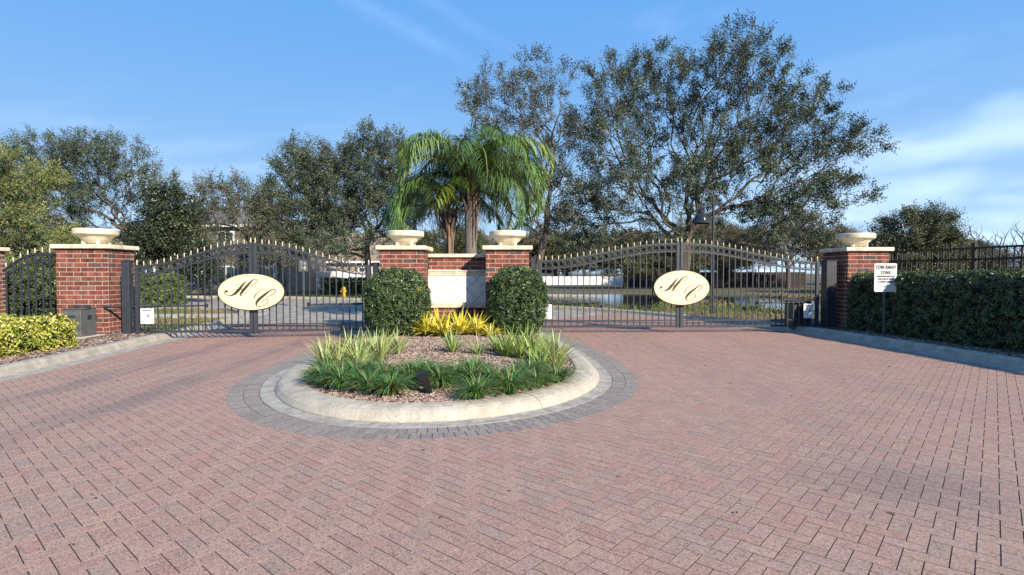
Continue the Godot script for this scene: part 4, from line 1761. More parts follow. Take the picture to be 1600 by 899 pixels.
func build_island_plants() -> void:
	var r := RandomNumberGenerator.new()
	r.seed = 31
	# clipped round bushes
	for k in 2:
		var at := P(-2.56, 0.14, 12.35) if k == 0 else P(0.13, 0.14, 12.5)
		var o := thing("round_bush", ["dense rounded dark green bush in front of the left middle pillar", "dense rounded dark green bush in front of the right middle pillar"][k], "bush", at, 0.0, "clipped round bushes before the island wall")
		var rad := Vector3(0.68, 0.72, 0.64) if k == 0 else Vector3(0.63, 0.755, 0.62)
		shrub(o, r, func(d: Vector3) -> Vector3:
			# squarish ball
			var e := Vector3(signf(d.x) * pow(absf(d.x), 0.8), signf(d.y) * pow(absf(d.y), 0.85), signf(d.z) * pow(absf(d.z), 0.8))
			return Vector3(e.x * rad.x, e.y * rad.y + rad.y * 0.98, e.z * rad.z), 5200, 0.055, 0.03, [Color(0.048, 0.085, 0.03), Color(0.036, 0.066, 0.025), Color(0.07, 0.112, 0.034), Color(0.055, 0.095, 0.036)], Color(0.24, 0.26, 0.05), 0.03, 0.74, mats.leaf_gloss)
	# liriope clumps
	var lir := []
	for k in 3:
		lir.append(clump_mesh(60 + k, 290, 0.34, 0.48, 0.0085, 2.1, 0.62, [Color(0.065, 0.15, 0.035), Color(0.09, 0.195, 0.04), Color(0.045, 0.105, 0.032), Color(0.13, 0.24, 0.05), Color(0.08, 0.165, 0.038), Color(0.06, 0.13, 0.035), Color(0.05, 0.115, 0.03), Color(0.2, 0.17, 0.07)], Color.WHITE, false))
	var spots := [[502, 585], [532, 592], [575, 598], [610, 603], [640, 590], [688, 594], [738, 590], [740, 580], [745, 607], [796, 599], [806, 588], [838, 590], [870, 582], [828, 577], [577, 578], [556, 581], [515, 577], [600, 588], [676, 588], [712, 586], [770, 592], [655, 583]]
	var words := ["the far left of the front planting", "the left end of the front row", "the front row left of the spotlight, third from its left end", "just left of the black spotlight", "close behind the clump left of the spotlight", "just right of and behind the black spotlight", "the middle of the front planting, left of a paired clump", "the middle of the planting, in the back row", "the foremost spot, alone near the kerb right of the spotlight", "the right half of the front row", "behind the big clump of the right half", "the right part of the planting, second from its right end", "the far right end of the planting", "the back of the right half, below the flax lilies", "below the left flax lilies, right side", "below the left flax lilies, middle", "below the left flax lilies, left side", "between the left group and the spotlight clumps", "directly behind the black spotlight", "behind the middle, right of the spotlight", "in the middle, left of the big right-hand clump", "at the back, above the spotlight"]
	var proto: Node3D = null
	var lir_protos := []
	for k in 3:
		lir_protos.append(null)
	for i in spots.size():
		var dep: float = 862.0 * 1.36 / (spots[i][1] + 14 - 428.0)
		var x: float = (spots[i][0] - 800.0) * dep / 862.0
		var q := Vector2(x, -dep)
		var lab: String = "dark lilyturf clump in " + words[i] if not words[i].begins_with("b") and not words[i].begins_with("j") and not words[i].begins_with("close") else "dark lilyturf clump " + words[i]
		var at := Vector3(x, island_y(q) - 0.01, -dep)
		var k := i % 3
		var sc := r.randf_range(0.85, 1.05)
		if lir_protos[k] == null:
			var o := thing("lilyturf_clump", lab, "plant", at, r.randf() * TAU, "lilyturf clumps in the island bed")
			part("blades", lir[k], mats.blade, o)
			o.scale = Vector3.ONE * sc
			lir_protos[k] = o
		else:
			dup(lir_protos[k], "lilyturf_clump", lab, at, r.randf() * TAU, Vector3.ONE * sc)
	# variegated flax lilies
	var dia := []
	var pale := Color(0.36, 0.40, 0.15)
	for k in 2:
		dia.append(clump_mesh(80 + k, 44, 0.34, 0.58, 0.014, 0.6, 0.85, [Color(0.16, 0.25, 0.075), Color(0.22, 0.29, 0.09), Color(0.13, 0.22, 0.065), Color(0.33, 0.25, 0.12)], pale, true))
	dia.append(clump_mesh(83, 50, 0.36, 0.62, 0.014, 0.6, 0.85, [Color(0.15, 0.25, 0.055), Color(0.11, 0.2, 0.045), Color(0.22, 0.3, 0.07)], Color(0.26, 0.33, 0.09), true))
	var dspots := [[505, 562, 0], [528, 566, 1], [545, 556, 0], [571, 553, 1], [585, 547, 0], [560, 566, 1], [621, 548, 0], [603, 540, 1], [707, 548, 2], [747, 550, 1], [792, 552, 2], [812, 553, 2], [835, 556, 2], [851, 548, 2], [870, 555, 0], [868, 566, 1], [776, 545, 2], [845, 568, 2], [516, 553, 0], [594, 559, 0], [552, 545, 1], [822, 545, 2]]
	var dw := ["leftmost of the left group", "second from the left in the left group", "in the middle of the left group, back row", "in the right half of the left group", "rightmost of the left group", "at the front of the left group", "standing alone right of the left group, below the left bush", "smaller, just left of the lone one below the left bush", "alone in the mulch below the yellow plants", "alone in the mulch right of the yellow plants", "at the left of the right group", "second from the left in the right group", "in the middle of the right group", "at the back of the right group, below the right bush", "pale, at the right end of the right group", "pale, lower right of the right group by the kerb", "leftmost and small, beside the right bush", "at the front of the right group", "at the upper left of the left group", "lower right end of the left group", "topmost at the back of the left group", "at the back of the right group's middle"]
	var dpro := [null, null, null]
	for i in dspots.size():
		var dep: float = 862.0 * 1.33 / (dspots[i][1] + 6 - 428.0)
		var x: float = (dspots[i][0] - 800.0) * dep / 862.0
		var k: int = dspots[i][2]
		var sc := r.randf_range(0.92, 1.16) * (0.75 if i in [7, 8, 9, 16] else 1.0)
		var lab: String = "variegated flax lily, " + dw[i]
		var at := Vector3(x, island_y(Vector2(x, -dep)) - 0.01, -dep)
		if dpro[k] == null:
			var o := thing("flax_lily", lab, "plant", at, r.randf() * TAU, "flax lily clumps in the island bed")
			part("blades", dia[k], mats.blade, o)
			o.scale = Vector3.ONE * sc
			dpro[k] = o
		else:
			dup(dpro[k], "flax_lily", lab, at, r.randf() * TAU, Vector3.ONE * sc)
	# yellow crotons under the panel
	var cro := []
	for k in 2:
		cro.append(clump_mesh(90 + k, 84, 0.34, 0.64, 0.034, 0.9, 1.2, [Color(0.62, 0.5, 0.035), Color(0.66, 0.56, 0.08), Color(0.45, 0.42, 0.04), Color(0.7, 0.62, 0.18)], Color.WHITE, false))
	var cs := [[-1.78, 11.9, 1.0], [-1.45, 11.7, 1.1], [-1.1, 11.85, 1.05], [-0.78, 11.95, 1.0], [-1.62, 12.3, 1.15], [-1.2, 12.35, 1.1], [-0.85, 12.35, 1.0], [-0.45, 11.65, 0.62], [-1.95, 12.2, 1.0]]
	var cw := ["at the left front, beside the left bush", "at the front, left of the middle", "at the front, right of the middle", "at the right front", "at the back left, under the stone panel", "at the back middle, under the stone panel", "at the back right, under the stone panel", "smallest, apart at the right beside the right bush", "at the far left, half behind the left bush"]
	var cp := [null, null]
	for i in cs.size():
		var k := i % 2
		var at := P(cs[i][0], 0.18, cs[i][1])
		var lab: String = "bright yellow long-leaved shrub " + cw[i]
		if cp[k] == null:
			var o := thing("yellow_croton", lab, "plant", at, r.randf() * TAU, "yellow shrubs before the stone panel")
			part("leaves", cro[k], mats.blade, o)
			o.scale = Vector3.ONE * cs[i][2]
			cp[k] = o
		else:
			dup(cp[k], "yellow_croton", lab, at, r.randf() * TAU, Vector3.ONE * cs[i][2])

# foliage shell over a closed shape: f maps a unit direction to a surface point
func shrub(o: Node3D, r: RandomNumberGenerator, f: Callable, n: int, ll: float, lw: float, cols: Array, tip: Color, tips: float, core: float, m: Material) -> void:
	# inner twigs, so that one does not look straight through
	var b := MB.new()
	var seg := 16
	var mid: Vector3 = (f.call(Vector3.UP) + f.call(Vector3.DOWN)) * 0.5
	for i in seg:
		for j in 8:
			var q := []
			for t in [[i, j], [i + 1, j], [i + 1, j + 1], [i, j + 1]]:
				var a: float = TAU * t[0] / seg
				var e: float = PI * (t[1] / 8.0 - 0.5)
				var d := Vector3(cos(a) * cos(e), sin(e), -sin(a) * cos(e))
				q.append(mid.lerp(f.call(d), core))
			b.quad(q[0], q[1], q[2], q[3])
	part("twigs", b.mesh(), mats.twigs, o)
	var key := "shrub_%d_%d" % [roundi(ll * 1000), roundi(lw * 1000)]
	if not meshes.has(key):
		meshes[key] = twig_mesh(17, 7, ll * 1.6, ll, lw, 1.2)
	var xf := []
	var cl := []
	var ph := Vector3(r.randf(), r.randf(), r.randf()) * 9.0
	for i in n:
		var d := Vector3(r.randfn(), r.randfn(), r.randfn()).normalized()
		var p: Vector3 = f.call(d)
		var lump := 1.0 + 0.09 * sin(d.x * 5.0 + ph.x) * sin(d.y * 6.0 + ph.y) * sin(d.z * 5.0 + ph.z) + 0.03 * sin(d.x * 17.0 + ph.y) * sin(d.y * 15.0 + ph.z)
		if i % 60 == 0:
			lump += r.randf_range(0.04, 0.12)
		p = mid.lerp(p, lump * pow(r.randf_range(core - 0.1, 1.0), 0.6))
		xf.append(Transform3D(aim(d + Vector3(r.randfn(), r.randfn() + 0.5, r.randfn()) * 0.55, r.randf() * TAU, r.randf_range(0.7, 1.2)), p))
		var c: Color = cols[r.randi() % cols.size()] * r.randf_range(0.75, 1.25)
		if r.randf() < tips * (2.0 if d.y > 0.4 else 0.6):
			c = tip * r.randf_range(0.6, 1.1)
		cl.append(c)
	multi("foliage", meshes[key], m, xf, cl, o)

# box hedge with rounded shoulders between two plan points, built in the hedge's own axes
func box_hedge(nm: String, label: String, a: Vector2, b: Vector2, y0: float, h: float, d: float, per_m2: float, ll: float, lw: float, cols: Array, tip: Color, tips: float, seed_: int, m: Material) -> void:
	var r := RandomNumberGenerator.new()
	r.seed = seed_
	var dir := (b - a).normalized()
	var L := a.distance_to(b)
	var o := thing(nm, label, "hedge", Vector3(a.x, y0, a.y), atan2(-dir.y, dir.x))
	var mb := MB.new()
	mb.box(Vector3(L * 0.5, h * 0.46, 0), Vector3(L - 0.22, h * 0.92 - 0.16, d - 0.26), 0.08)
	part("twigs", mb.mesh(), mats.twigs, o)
	var key := "shrub_%d_%d" % [roundi(ll * 1000), roundi(lw * 1000)]
	if not meshes.has(key):
		meshes[key] = twig_mesh(17, 7, ll * 1.6, ll, lw, 1.2)
	var fn := FastNoiseLite.new()
	fn.seed = seed_
	fn.frequency = 1.1
	var xf := []
	var cl := []
	var areas := [L * h, L * h, L * d, d * h, d * h]
	var total := 0.0
	for q in areas:
		total += q
	for i in int(total * per_m2):
		var t := r.randf() * total
		var k := 0
		while t > areas[k]:
			t -= areas[k]
			k += 1
		var p: Vector3
		var nn: Vector3
		match k:
			0:
				p = Vector3(r.randf() * L, r.randf() * h, d * 0.5); nn = Vector3(0, 0.1, 1)
			1:
				p = Vector3(r.randf() * L, r.randf() * h, -d * 0.5); nn = Vector3(0, 0.1, -1)
			2:
				p = Vector3(r.randf() * L, h, (r.randf() - 0.5) * d); nn = Vector3.UP
			3:
				p = Vector3(0, r.randf() * h, (r.randf() - 0.5) * d); nn = Vector3.LEFT
			4:
				p = Vector3(L, r.randf() * h, (r.randf() - 0.5) * d); nn = Vector3.RIGHT
		# round the top edges
		if p.y > h - 0.15 and absf(p.z) > d * 0.5 - 0.15:
			var over := (p.y - h + 0.15) / 0.15 * ((absf(p.z) - d * 0.5 + 0.15) / 0.15)
			p.y -= over * 0.06
			p.z -= signf(p.z) * over * 0.06
		p += nn * (fn.get_noise_3d(p.x, p.y, p.z) * 0.13 - r.randf() * 0.13 + 0.02)
		xf.append(Transform3D(aim(nn + Vector3(r.randfn(), r.randfn() + 0.5, r.randfn()) * 0.6, r.randf() * TAU, r.randf_range(0.7, 1.25)), p))
		var c: Color = cols[r.randi() % cols.size()] * r.randf_range(0.75, 1.25)
		if r.randf() < tips * (1.8 if k == 2 else 0.7):
			c = tip * r.randf_range(0.6, 1.1)
		cl.append(c)
	multi("foliage", meshes[key], m, xf, cl, o)

func build_hedges() -> void:
	var dark := [Color(0.058, 0.085, 0.036), Color(0.046, 0.07, 0.03), Color(0.07, 0.108, 0.04)]
	box_hedge("long_hedge", "long clipped dark green hedge in shade along the right kerb", Vector2(8.95, -13.75), Vector2(10.05, -3.5), 0.1, 1.36, 1.15, 330.0, 0.055, 0.034, dark, Color(0.16, 0.19, 0.06), 0.1, 301, mats.leaf_gloss)
	var gold := [Color(0.30, 0.31, 0.035), Color(0.38, 0.38, 0.06), Color(0.2, 0.24, 0.03), Color(0.44, 0.42, 0.1), Color(0.13, 0.18, 0.025)]
	box_hedge("golden_shrub", "low yellow-green shrub bed in front of the left pillars", Vector2(-13.0, -9.0), Vector2(-8.4, -9.05), 0.08, 0.52, 2.9, 420.0, 0.075, 0.036, gold, Color(0.62, 0.58, 0.2), 0.12, 302, mats.leaf)
	var mid := [Color(0.075, 0.12, 0.035), Color(0.06, 0.1, 0.03), Color(0.1, 0.15, 0.04)]
	box_hedge("clipped_hedge", "clipped green hedge seen through the left gate beside the sunlit pillar", Vector2(-18.6, -26.5), Vector2(-16.05, -26.5), -0.03, 1.42, 1.3, 170.0, 0.07, 0.045, mid, Color(0.2, 0.25, 0.06), 0.12, 303, mats.leaf)
	box_hedge("fence_hedge", "low green hedge in front of the white fence beyond the left gate", Vector2(-13.8, -40.5), Vector2(-10.6, -40.5), -0.03, 1.1, 1.2, 90.0, 0.1, 0.06, mid, Color(0.2, 0.25, 0.06), 0.1, 304, mats.leaf)
	box_hedge("shaded_hedge", "tall dark hedge behind the arched fence panel at the far left", Vector2(-15.5, -15.3), Vector2(-11.6, -15.3), 0.0, 1.5, 1.1, 200.0, 0.07, 0.04, dark, Color(0.14, 0.18, 0.06), 0.06, 305, mats.leaf)

# ------------------------------------------------------------------ palms
func frond_mesh(sd: int, L: float, e0: float, droop: float, young := false) -> Array:
	# frond in the plane of +x; returns [rachis, leaflets]
	var r := RandomNumberGenerator.new()
	r.seed = sd
	var n := 26
	var p := Vector3.ZERO
	var ang := e0
	var pts := [p]
	var dirs := []
	for i in n:
		var d := Vector3(cos(ang), sin(ang), 0)
		dirs.append(d)
		p += d * L / n
		pts.append(p)
		ang -= droop / n * (0.4 + 1.6 * i / n)
	dirs.append(dirs[-1])
	var b := MB.new()
	var rr := []
	for i in n + 1:
		rr.append(lerpf(0.03, 0.005, float(i) / n))
	b.tube(pts, rr, 5)
	var lb := MB.new()
	var base_g := [Color(0.10, 0.18, 0.045), Color(0.085, 0.155, 0.048), Color(0.14, 0.22, 0.05), Color(0.19, 0.25, 0.045)]
	var tone: Color = base_g[sd % 4]
	for i in range(4, n * 5):
		var t := float(i) / (n * 5)
		if t < 0.14:
			continue
		var k := mini(int(t * n), n - 1)
		var at: Vector3 = pts[k].lerp(pts[k + 1], t * n - k)
		var d: Vector3 = dirs[k]
		for s in [-1.0, 1.0]:
			var ll := L * 0.30 * sin(PI * clampf(0.18 + t * 0.86, 0.0, 0.98)) ** 0.6 * r.randf_range(0.8, 1.15)
			var up := Vector3(-d.y, d.x, 0)
			var dir := (d * 0.55 + Vector3(0, 0, s) * r.randf_range(0.55, 1.0) + up * r.randf_range(-0.25, 0.6)).normalized()
			if young:
				dir = (d + Vector3(0, 0, s) * 0.5).normalized()
			lb.col = tone * r.randf_range(0.75, 1.3)
			var w := 0.0145
			var q := at
			var wd := dir.cross(Vector3.UP).normalized() if absf(dir.y) < 0.95 else Vector3(1, 0, 0)
			var segs := 4
			for j in segs:
				var q2 := q + dir * ll / segs
				var w0 := w * (1.0 - 0.7 * float(j) / segs)
				var w1 := w * (1.0 - 0.7 * float(j + 1) / segs) if j < segs - 1 else 0.0
				lb.quad(q - wd * w0, q + wd * w0, q2 + wd * w1, q2 - wd * w1)
				q = q2
				dir = (dir + Vector3.DOWN * (0.25 if young else 0.5) + Vector3(r.randfn(), 0, r.randfn()) * 0.05).normalized()
	return [b.mesh(), lb.mesh()]

func palm(label: String, at: Vector3, h: float, rad: float, nf: int, L: float, sd: int, lean := Vector3.ZERO) -> void:
	var r := RandomNumberGenerator.new()
	r.seed = sd
	var o := thing("queen_palm", label, "palm", at, 0.0, "queen palms behind the island wall")
	var b := MB.new()
	var pts := []
	var rr := []
	var n := 40
	for i in n + 1:
		var t := float(i) / n
		pts.append(Vector3(0, h * t, 0) + lean * t * t)
		rr.append(rad * (1.25 - 0.32 * minf(1.0, t * 4.0)) * (1.0 + (0.03 if i % 2 == 0 else -0.02)))
	b.tube(pts, rr, 14)
	part("trunk", b.mesh(), mats.palm_trunk, o)
	var top: Vector3 = Vector3(0, h, 0) + lean
	# old leaf bases clasping the head of the trunk
	for i in 14:
		b = MB.new()
		var a := i * 2.399
		var out := Vector3(cos(a), 0, sin(a))
		var y := top.y - 0.35 + 0.05 * i
		var q := Vector3(top.x, y, top.z) + out * rad * 0.75
		b.tube([q, q + out * 0.06 + Vector3.UP * 0.2, q + out * 0.2 + Vector3.UP * 0.5], [0.07, 0.055, 0.02], 6)
		part("leaf_base", b.mesh(), mats.palm_boot, o)
	b = MB.new()
	b.tube([top - Vector3.UP * 0.05, top + Vector3.UP * 0.35, top + Vector3.UP * 0.8], [rad * 0.85, rad * 0.6, 0.05], 10)
	part("crownshaft", b.mesh(), mats.palm_boot, o)
	# hanging dry strands
	for i in 3:
		b = MB.new()
		var a := r.randf_range(-0.3, 0.5) - 1.2
		var out := Vector3(cos(a), 0, -sin(a)).normalized()
		var q := top + out * rad * 1.15 + Vector3.UP * 0.1
		var dl := r.randf_range(0.9, 1.7)
		b.tube([q, q + out * 0.05 - Vector3.UP * dl * 0.5 + Vector3(r.randfn(), 0, r.randfn()) * 0.02, q + out * 0.03 - Vector3.UP * dl], [0.016, 0.018, 0.01], 4)
		part("dry_strand", b.mesh(), mats.straw, o)
	var fcol := leaf_mat(0.4, 0.35)
	for i in nf:
		var t := (i + 0.5) / nf
		var e := lerpf(1.5, 0.45, pow(t, 0.9)) + r.randf_range(-0.1, 0.1)
		var turn := i * 2.399 + 0.4
		if t > 0.5 and sin(turn) < -0.6:   # the fronds that hung over the trunk's sunny side have been cut
			continue
		var fm := frond_mesh(sd * 50 + i, L * r.randf_range(0.88, 1.1), e, lerpf(2.3, 2.85, t) + r.randf_range(-0.15, 0.25))
		var f := part("frond", fm[1], mats.palm_leaf, o, top + Vector3.UP * 0.45, turn)
		part("rachis", fm[0], mats.palm_rachis, f)
	var sp := frond_mesh(sd * 50 + 49, L * 0.55, 1.5, 1.3, true)
	var f2 := part("frond", sp[1], mats.palm_leaf, o, top + Vector3.UP * 0.8, -0.3)
	part("rachis", sp[0], mats.palm_rachis, f2)

func build_palms() -> void:
	mats.palm_leaf = leaf_mat(0.38, 0.4)
	mats.palm_rachis = mat(Color(0.22, 0.22, 0.08), 0.6)
	palm("tall queen palm with drooping fronds behind the stone panel", P(-1.27, 0.15, 17.0), 3.55, 0.2, 32, 3.45, 3)
	palm("shorter queen palm just left of the tall palm's trunk", P(-1.95, 0.15, 17.4), 2.75, 0.15, 18, 2.6, 4, Vector3(-0.05, 0, 0))

# ------------------------------------------------------------------ broadleaf trees
# Grows a branching skeleton from `fork` through points scattered in the lobes. All in the tree's own axes.
func grow(r: RandomNumberGenerator, trunk: Array, lobes: Array, n: int, k: float) -> Dictionary:
	var pos := []
	var par := []
	var dist := []
	for i in trunk.size():
		pos.append(trunk[i])
		par.append(i - 1)
		dist.append(0.0 if i == 0 else dist[i - 1] + trunk[i].distance_to(trunk[i - 1]) * 0.6)
	var first: int = maxi(0, trunk.size() - 2)
	var wsum := 0.0
	for l in lobes:
		wsum += pow(l[1].x * l[1].y * l[1].z, 0.75)
	var targets := []
	for i in n:
		var t := r.randf() * wsum
		var li := 0
		for q in lobes.size():
			t -= pow(lobes[q][1].x * lobes[q][1].y * lobes[q][1].z, 0.75)
			if t <= 0.0:
				li = q
				break
		var d := Vector3(r.randfn(), r.randfn(), r.randfn()).normalized() * pow(r.randf(), 0.38)
		targets.append(lobes[li][0] + d * lobes[li][1])
	var fork: Vector3 = trunk[-1]
	targets.sort_custom(func(a, b): return a.distance_squared_to(fork) < b.distance_squared_to(fork))
	var tips := []
	for p in targets:
		var best := 1e9
		var bi := first
		for i in range(first, pos.size()):
			var c: float = p.distance_to(pos[i]) + k * dist[i]
			if c < best:
				best = c
				bi = i
		var a: Vector3 = pos[bi]
		var dd: float = a.distance_to(p)
		var pd := Vector3.UP
		if par[bi] >= 0:
			pd = (a - pos[par[bi]]).normalized()
		var ctl: Vector3 = a + (pd * 0.35 + (p - a).normalized() * 0.3 + Vector3.UP * 0.08) * dd * 0.7
		var segs := maxi(1, int(ceil(dd / 0.55)))
		var last := bi
		for s in segs:
			var t := float(s + 1) / segs
			var q := a.lerp(ctl, t).lerp(ctl.lerp(p, t), t)
			if s < segs - 1:
				q += Vector3(r.randfn(), r.randfn(), r.randfn()) * 0.05
			pos.append(q)
			par.append(last)
			dist.append(dist[last] + dd / segs)
			last = pos.size() - 1
		tips.append(last)
	var cnt := []
	cnt.resize(pos.size())
	cnt.fill(0)
	var big := []
	big.resize(pos.size())
	big.fill(-1)
	for t in tips:
		cnt[t] += 1
	for i in range(pos.size() - 1, 0, -1):
		cnt[par[i]] += cnt[i]
		if big[par[i]] < 0 or cnt[i] > cnt[big[par[i]]]:
			big[par[i]] = i
	return {"pos": pos, "par": par, "cnt": cnt, "big": big, "tips": tips, "trunk": trunk.size()}

func wood(sk: Dictionary, tip: float, expo: float, flare: float) -> Array:
	var pos: Array = sk.pos
	var rad := []
	for i in pos.size():
		rad.append(tip * pow(maxf(sk.cnt[i], 1), expo))
	rad[0] *= flare
	var tb := MB.new()
	var lb := MB.new()
	var starts := [0]
	for i in range(1, pos.size()):
		if sk.big[sk.par[i]] != i:
			starts.append(i)
	for s in starts:
		var p := []
		var rr := []
		if s > 0:
			p.append(pos[sk.par[s]])
			rr.append(minf(rad[s] * 1.15, rad[sk.par[s]]))
		var i: int = s
		while i >= 0:
			p.append(pos[i])
			rr.append(rad[i])
			i = sk.big[i]
		rr[rr.size() - 1] *= 0.5
		var sides := 10 if rr[0] > 0.12 else (6 if rr[0] > 0.03 else 4)
		if s == 0:
			tb.tube(p, rr, sides)
		else:
			lb.tube(p, rr, sides)
	return [tb.mesh(), lb.mesh()]

func tree(nm: String, label: String, at: Vector3, trunk: Array, lobes: Array, n: int, o: Dictionary) -> Node3D:
	var r := RandomNumberGenerator.new()
	r.seed = o.get("seed", 1)
	var th := thing(nm, label, "tree", at, 0.0, o.get("group", ""))
	var sk := grow(r, trunk, lobes, n, o.get("k", 0.55))
	var wd := wood(sk, o.get("tip", 0.011), o.get("expo", 0.5), 1.35)
	var bark: Material = o.get("bark", mats.bark)
	part("trunk", wd[0], bark, th)
	part("limbs", wd[1], bark, th)
	var per: int = o.get("per", 6)
	if per == 0:
		return th
	var ll: float = o.get("leaf", 0.085)
	var key := "twig_%d_%d" % [roundi(ll * 1000), o.get("leaves", 13)]
	if not meshes.has(key):
		meshes[key] = twig_mesh(23, o.get("leaves", 13), ll * 4.2, ll, ll * 0.5, 0.9)
	var cols: Array = o.get("cols")
	var xf := []
	var cl := []
	var hang: float = o.get("hang", 0.15)
	var wide: float = o.get("wide", 0.3)
	var stray: float = o.get("stray", 0.5)
	var shoot: float = o.get("shoot", 0.5)
	var fn := FastNoiseLite.new()
	fn.seed = o.get("seed", 1)
	fn.frequency = 0.45
	for i in range(sk.trunk, sk.pos.size()):
		if sk.cnt[i] > o.get("reach", 2):
			continue
		var d: Vector3 = (sk.pos[i] - sk.pos[sk.par[i]]).normalized()
		var clump := r.randf_range(0.75, 1.2)
		var m := per if sk.big[i] >= 0 else int(per * 2.5)
		for j in m:
			var off := Vector3(r.randfn(), r.randfn(), r.randfn()) * wide
			if sk.big[i] < 0:   # shoots running on past the tip
				off = off * 0.55 + (d + Vector3.UP * hang * 1.2).normalized() * r.randf() * shoot
			var dir := d * 0.8 + Vector3(r.randfn(), r.randfn() + hang * 2.0, r.randfn()) * stray
			var at2: Vector3 = sk.pos[i] + off
			xf.append(Transform3D(aim(dir, r.randf() * TAU, r.randf_range(0.55, 1.3)), at2))
			var tone := 1.0 + 0.55 * fn.get_noise_3dv(at2)
			var c: Color = cols[r.randi() % cols.size()] * (clump * tone * r.randf_range(0.75, 1.25))
			cl.append(c)
	multi("crown", meshes[key], o.get("leafmat", mats.leaf), xf, cl, th)
	return th

# lobes given as picture-like numbers measured in the photograph, turned once into metres at the tree's own distance
func lobe(px: float, py: float, rx: float, ry: float, dep: float, base_x: float, dz := 0.0, rz := 0.0) -> Array:
	var s := dep / 862.0
	var c := Vector3((px - 800.0) * s - base_x, 1.5 + (428.0 - py) * s, dz)
	return [c, Vector3(rx * s, ry * s, rz if rz > 0 else minf(rx, ry) * s * 1.1)]

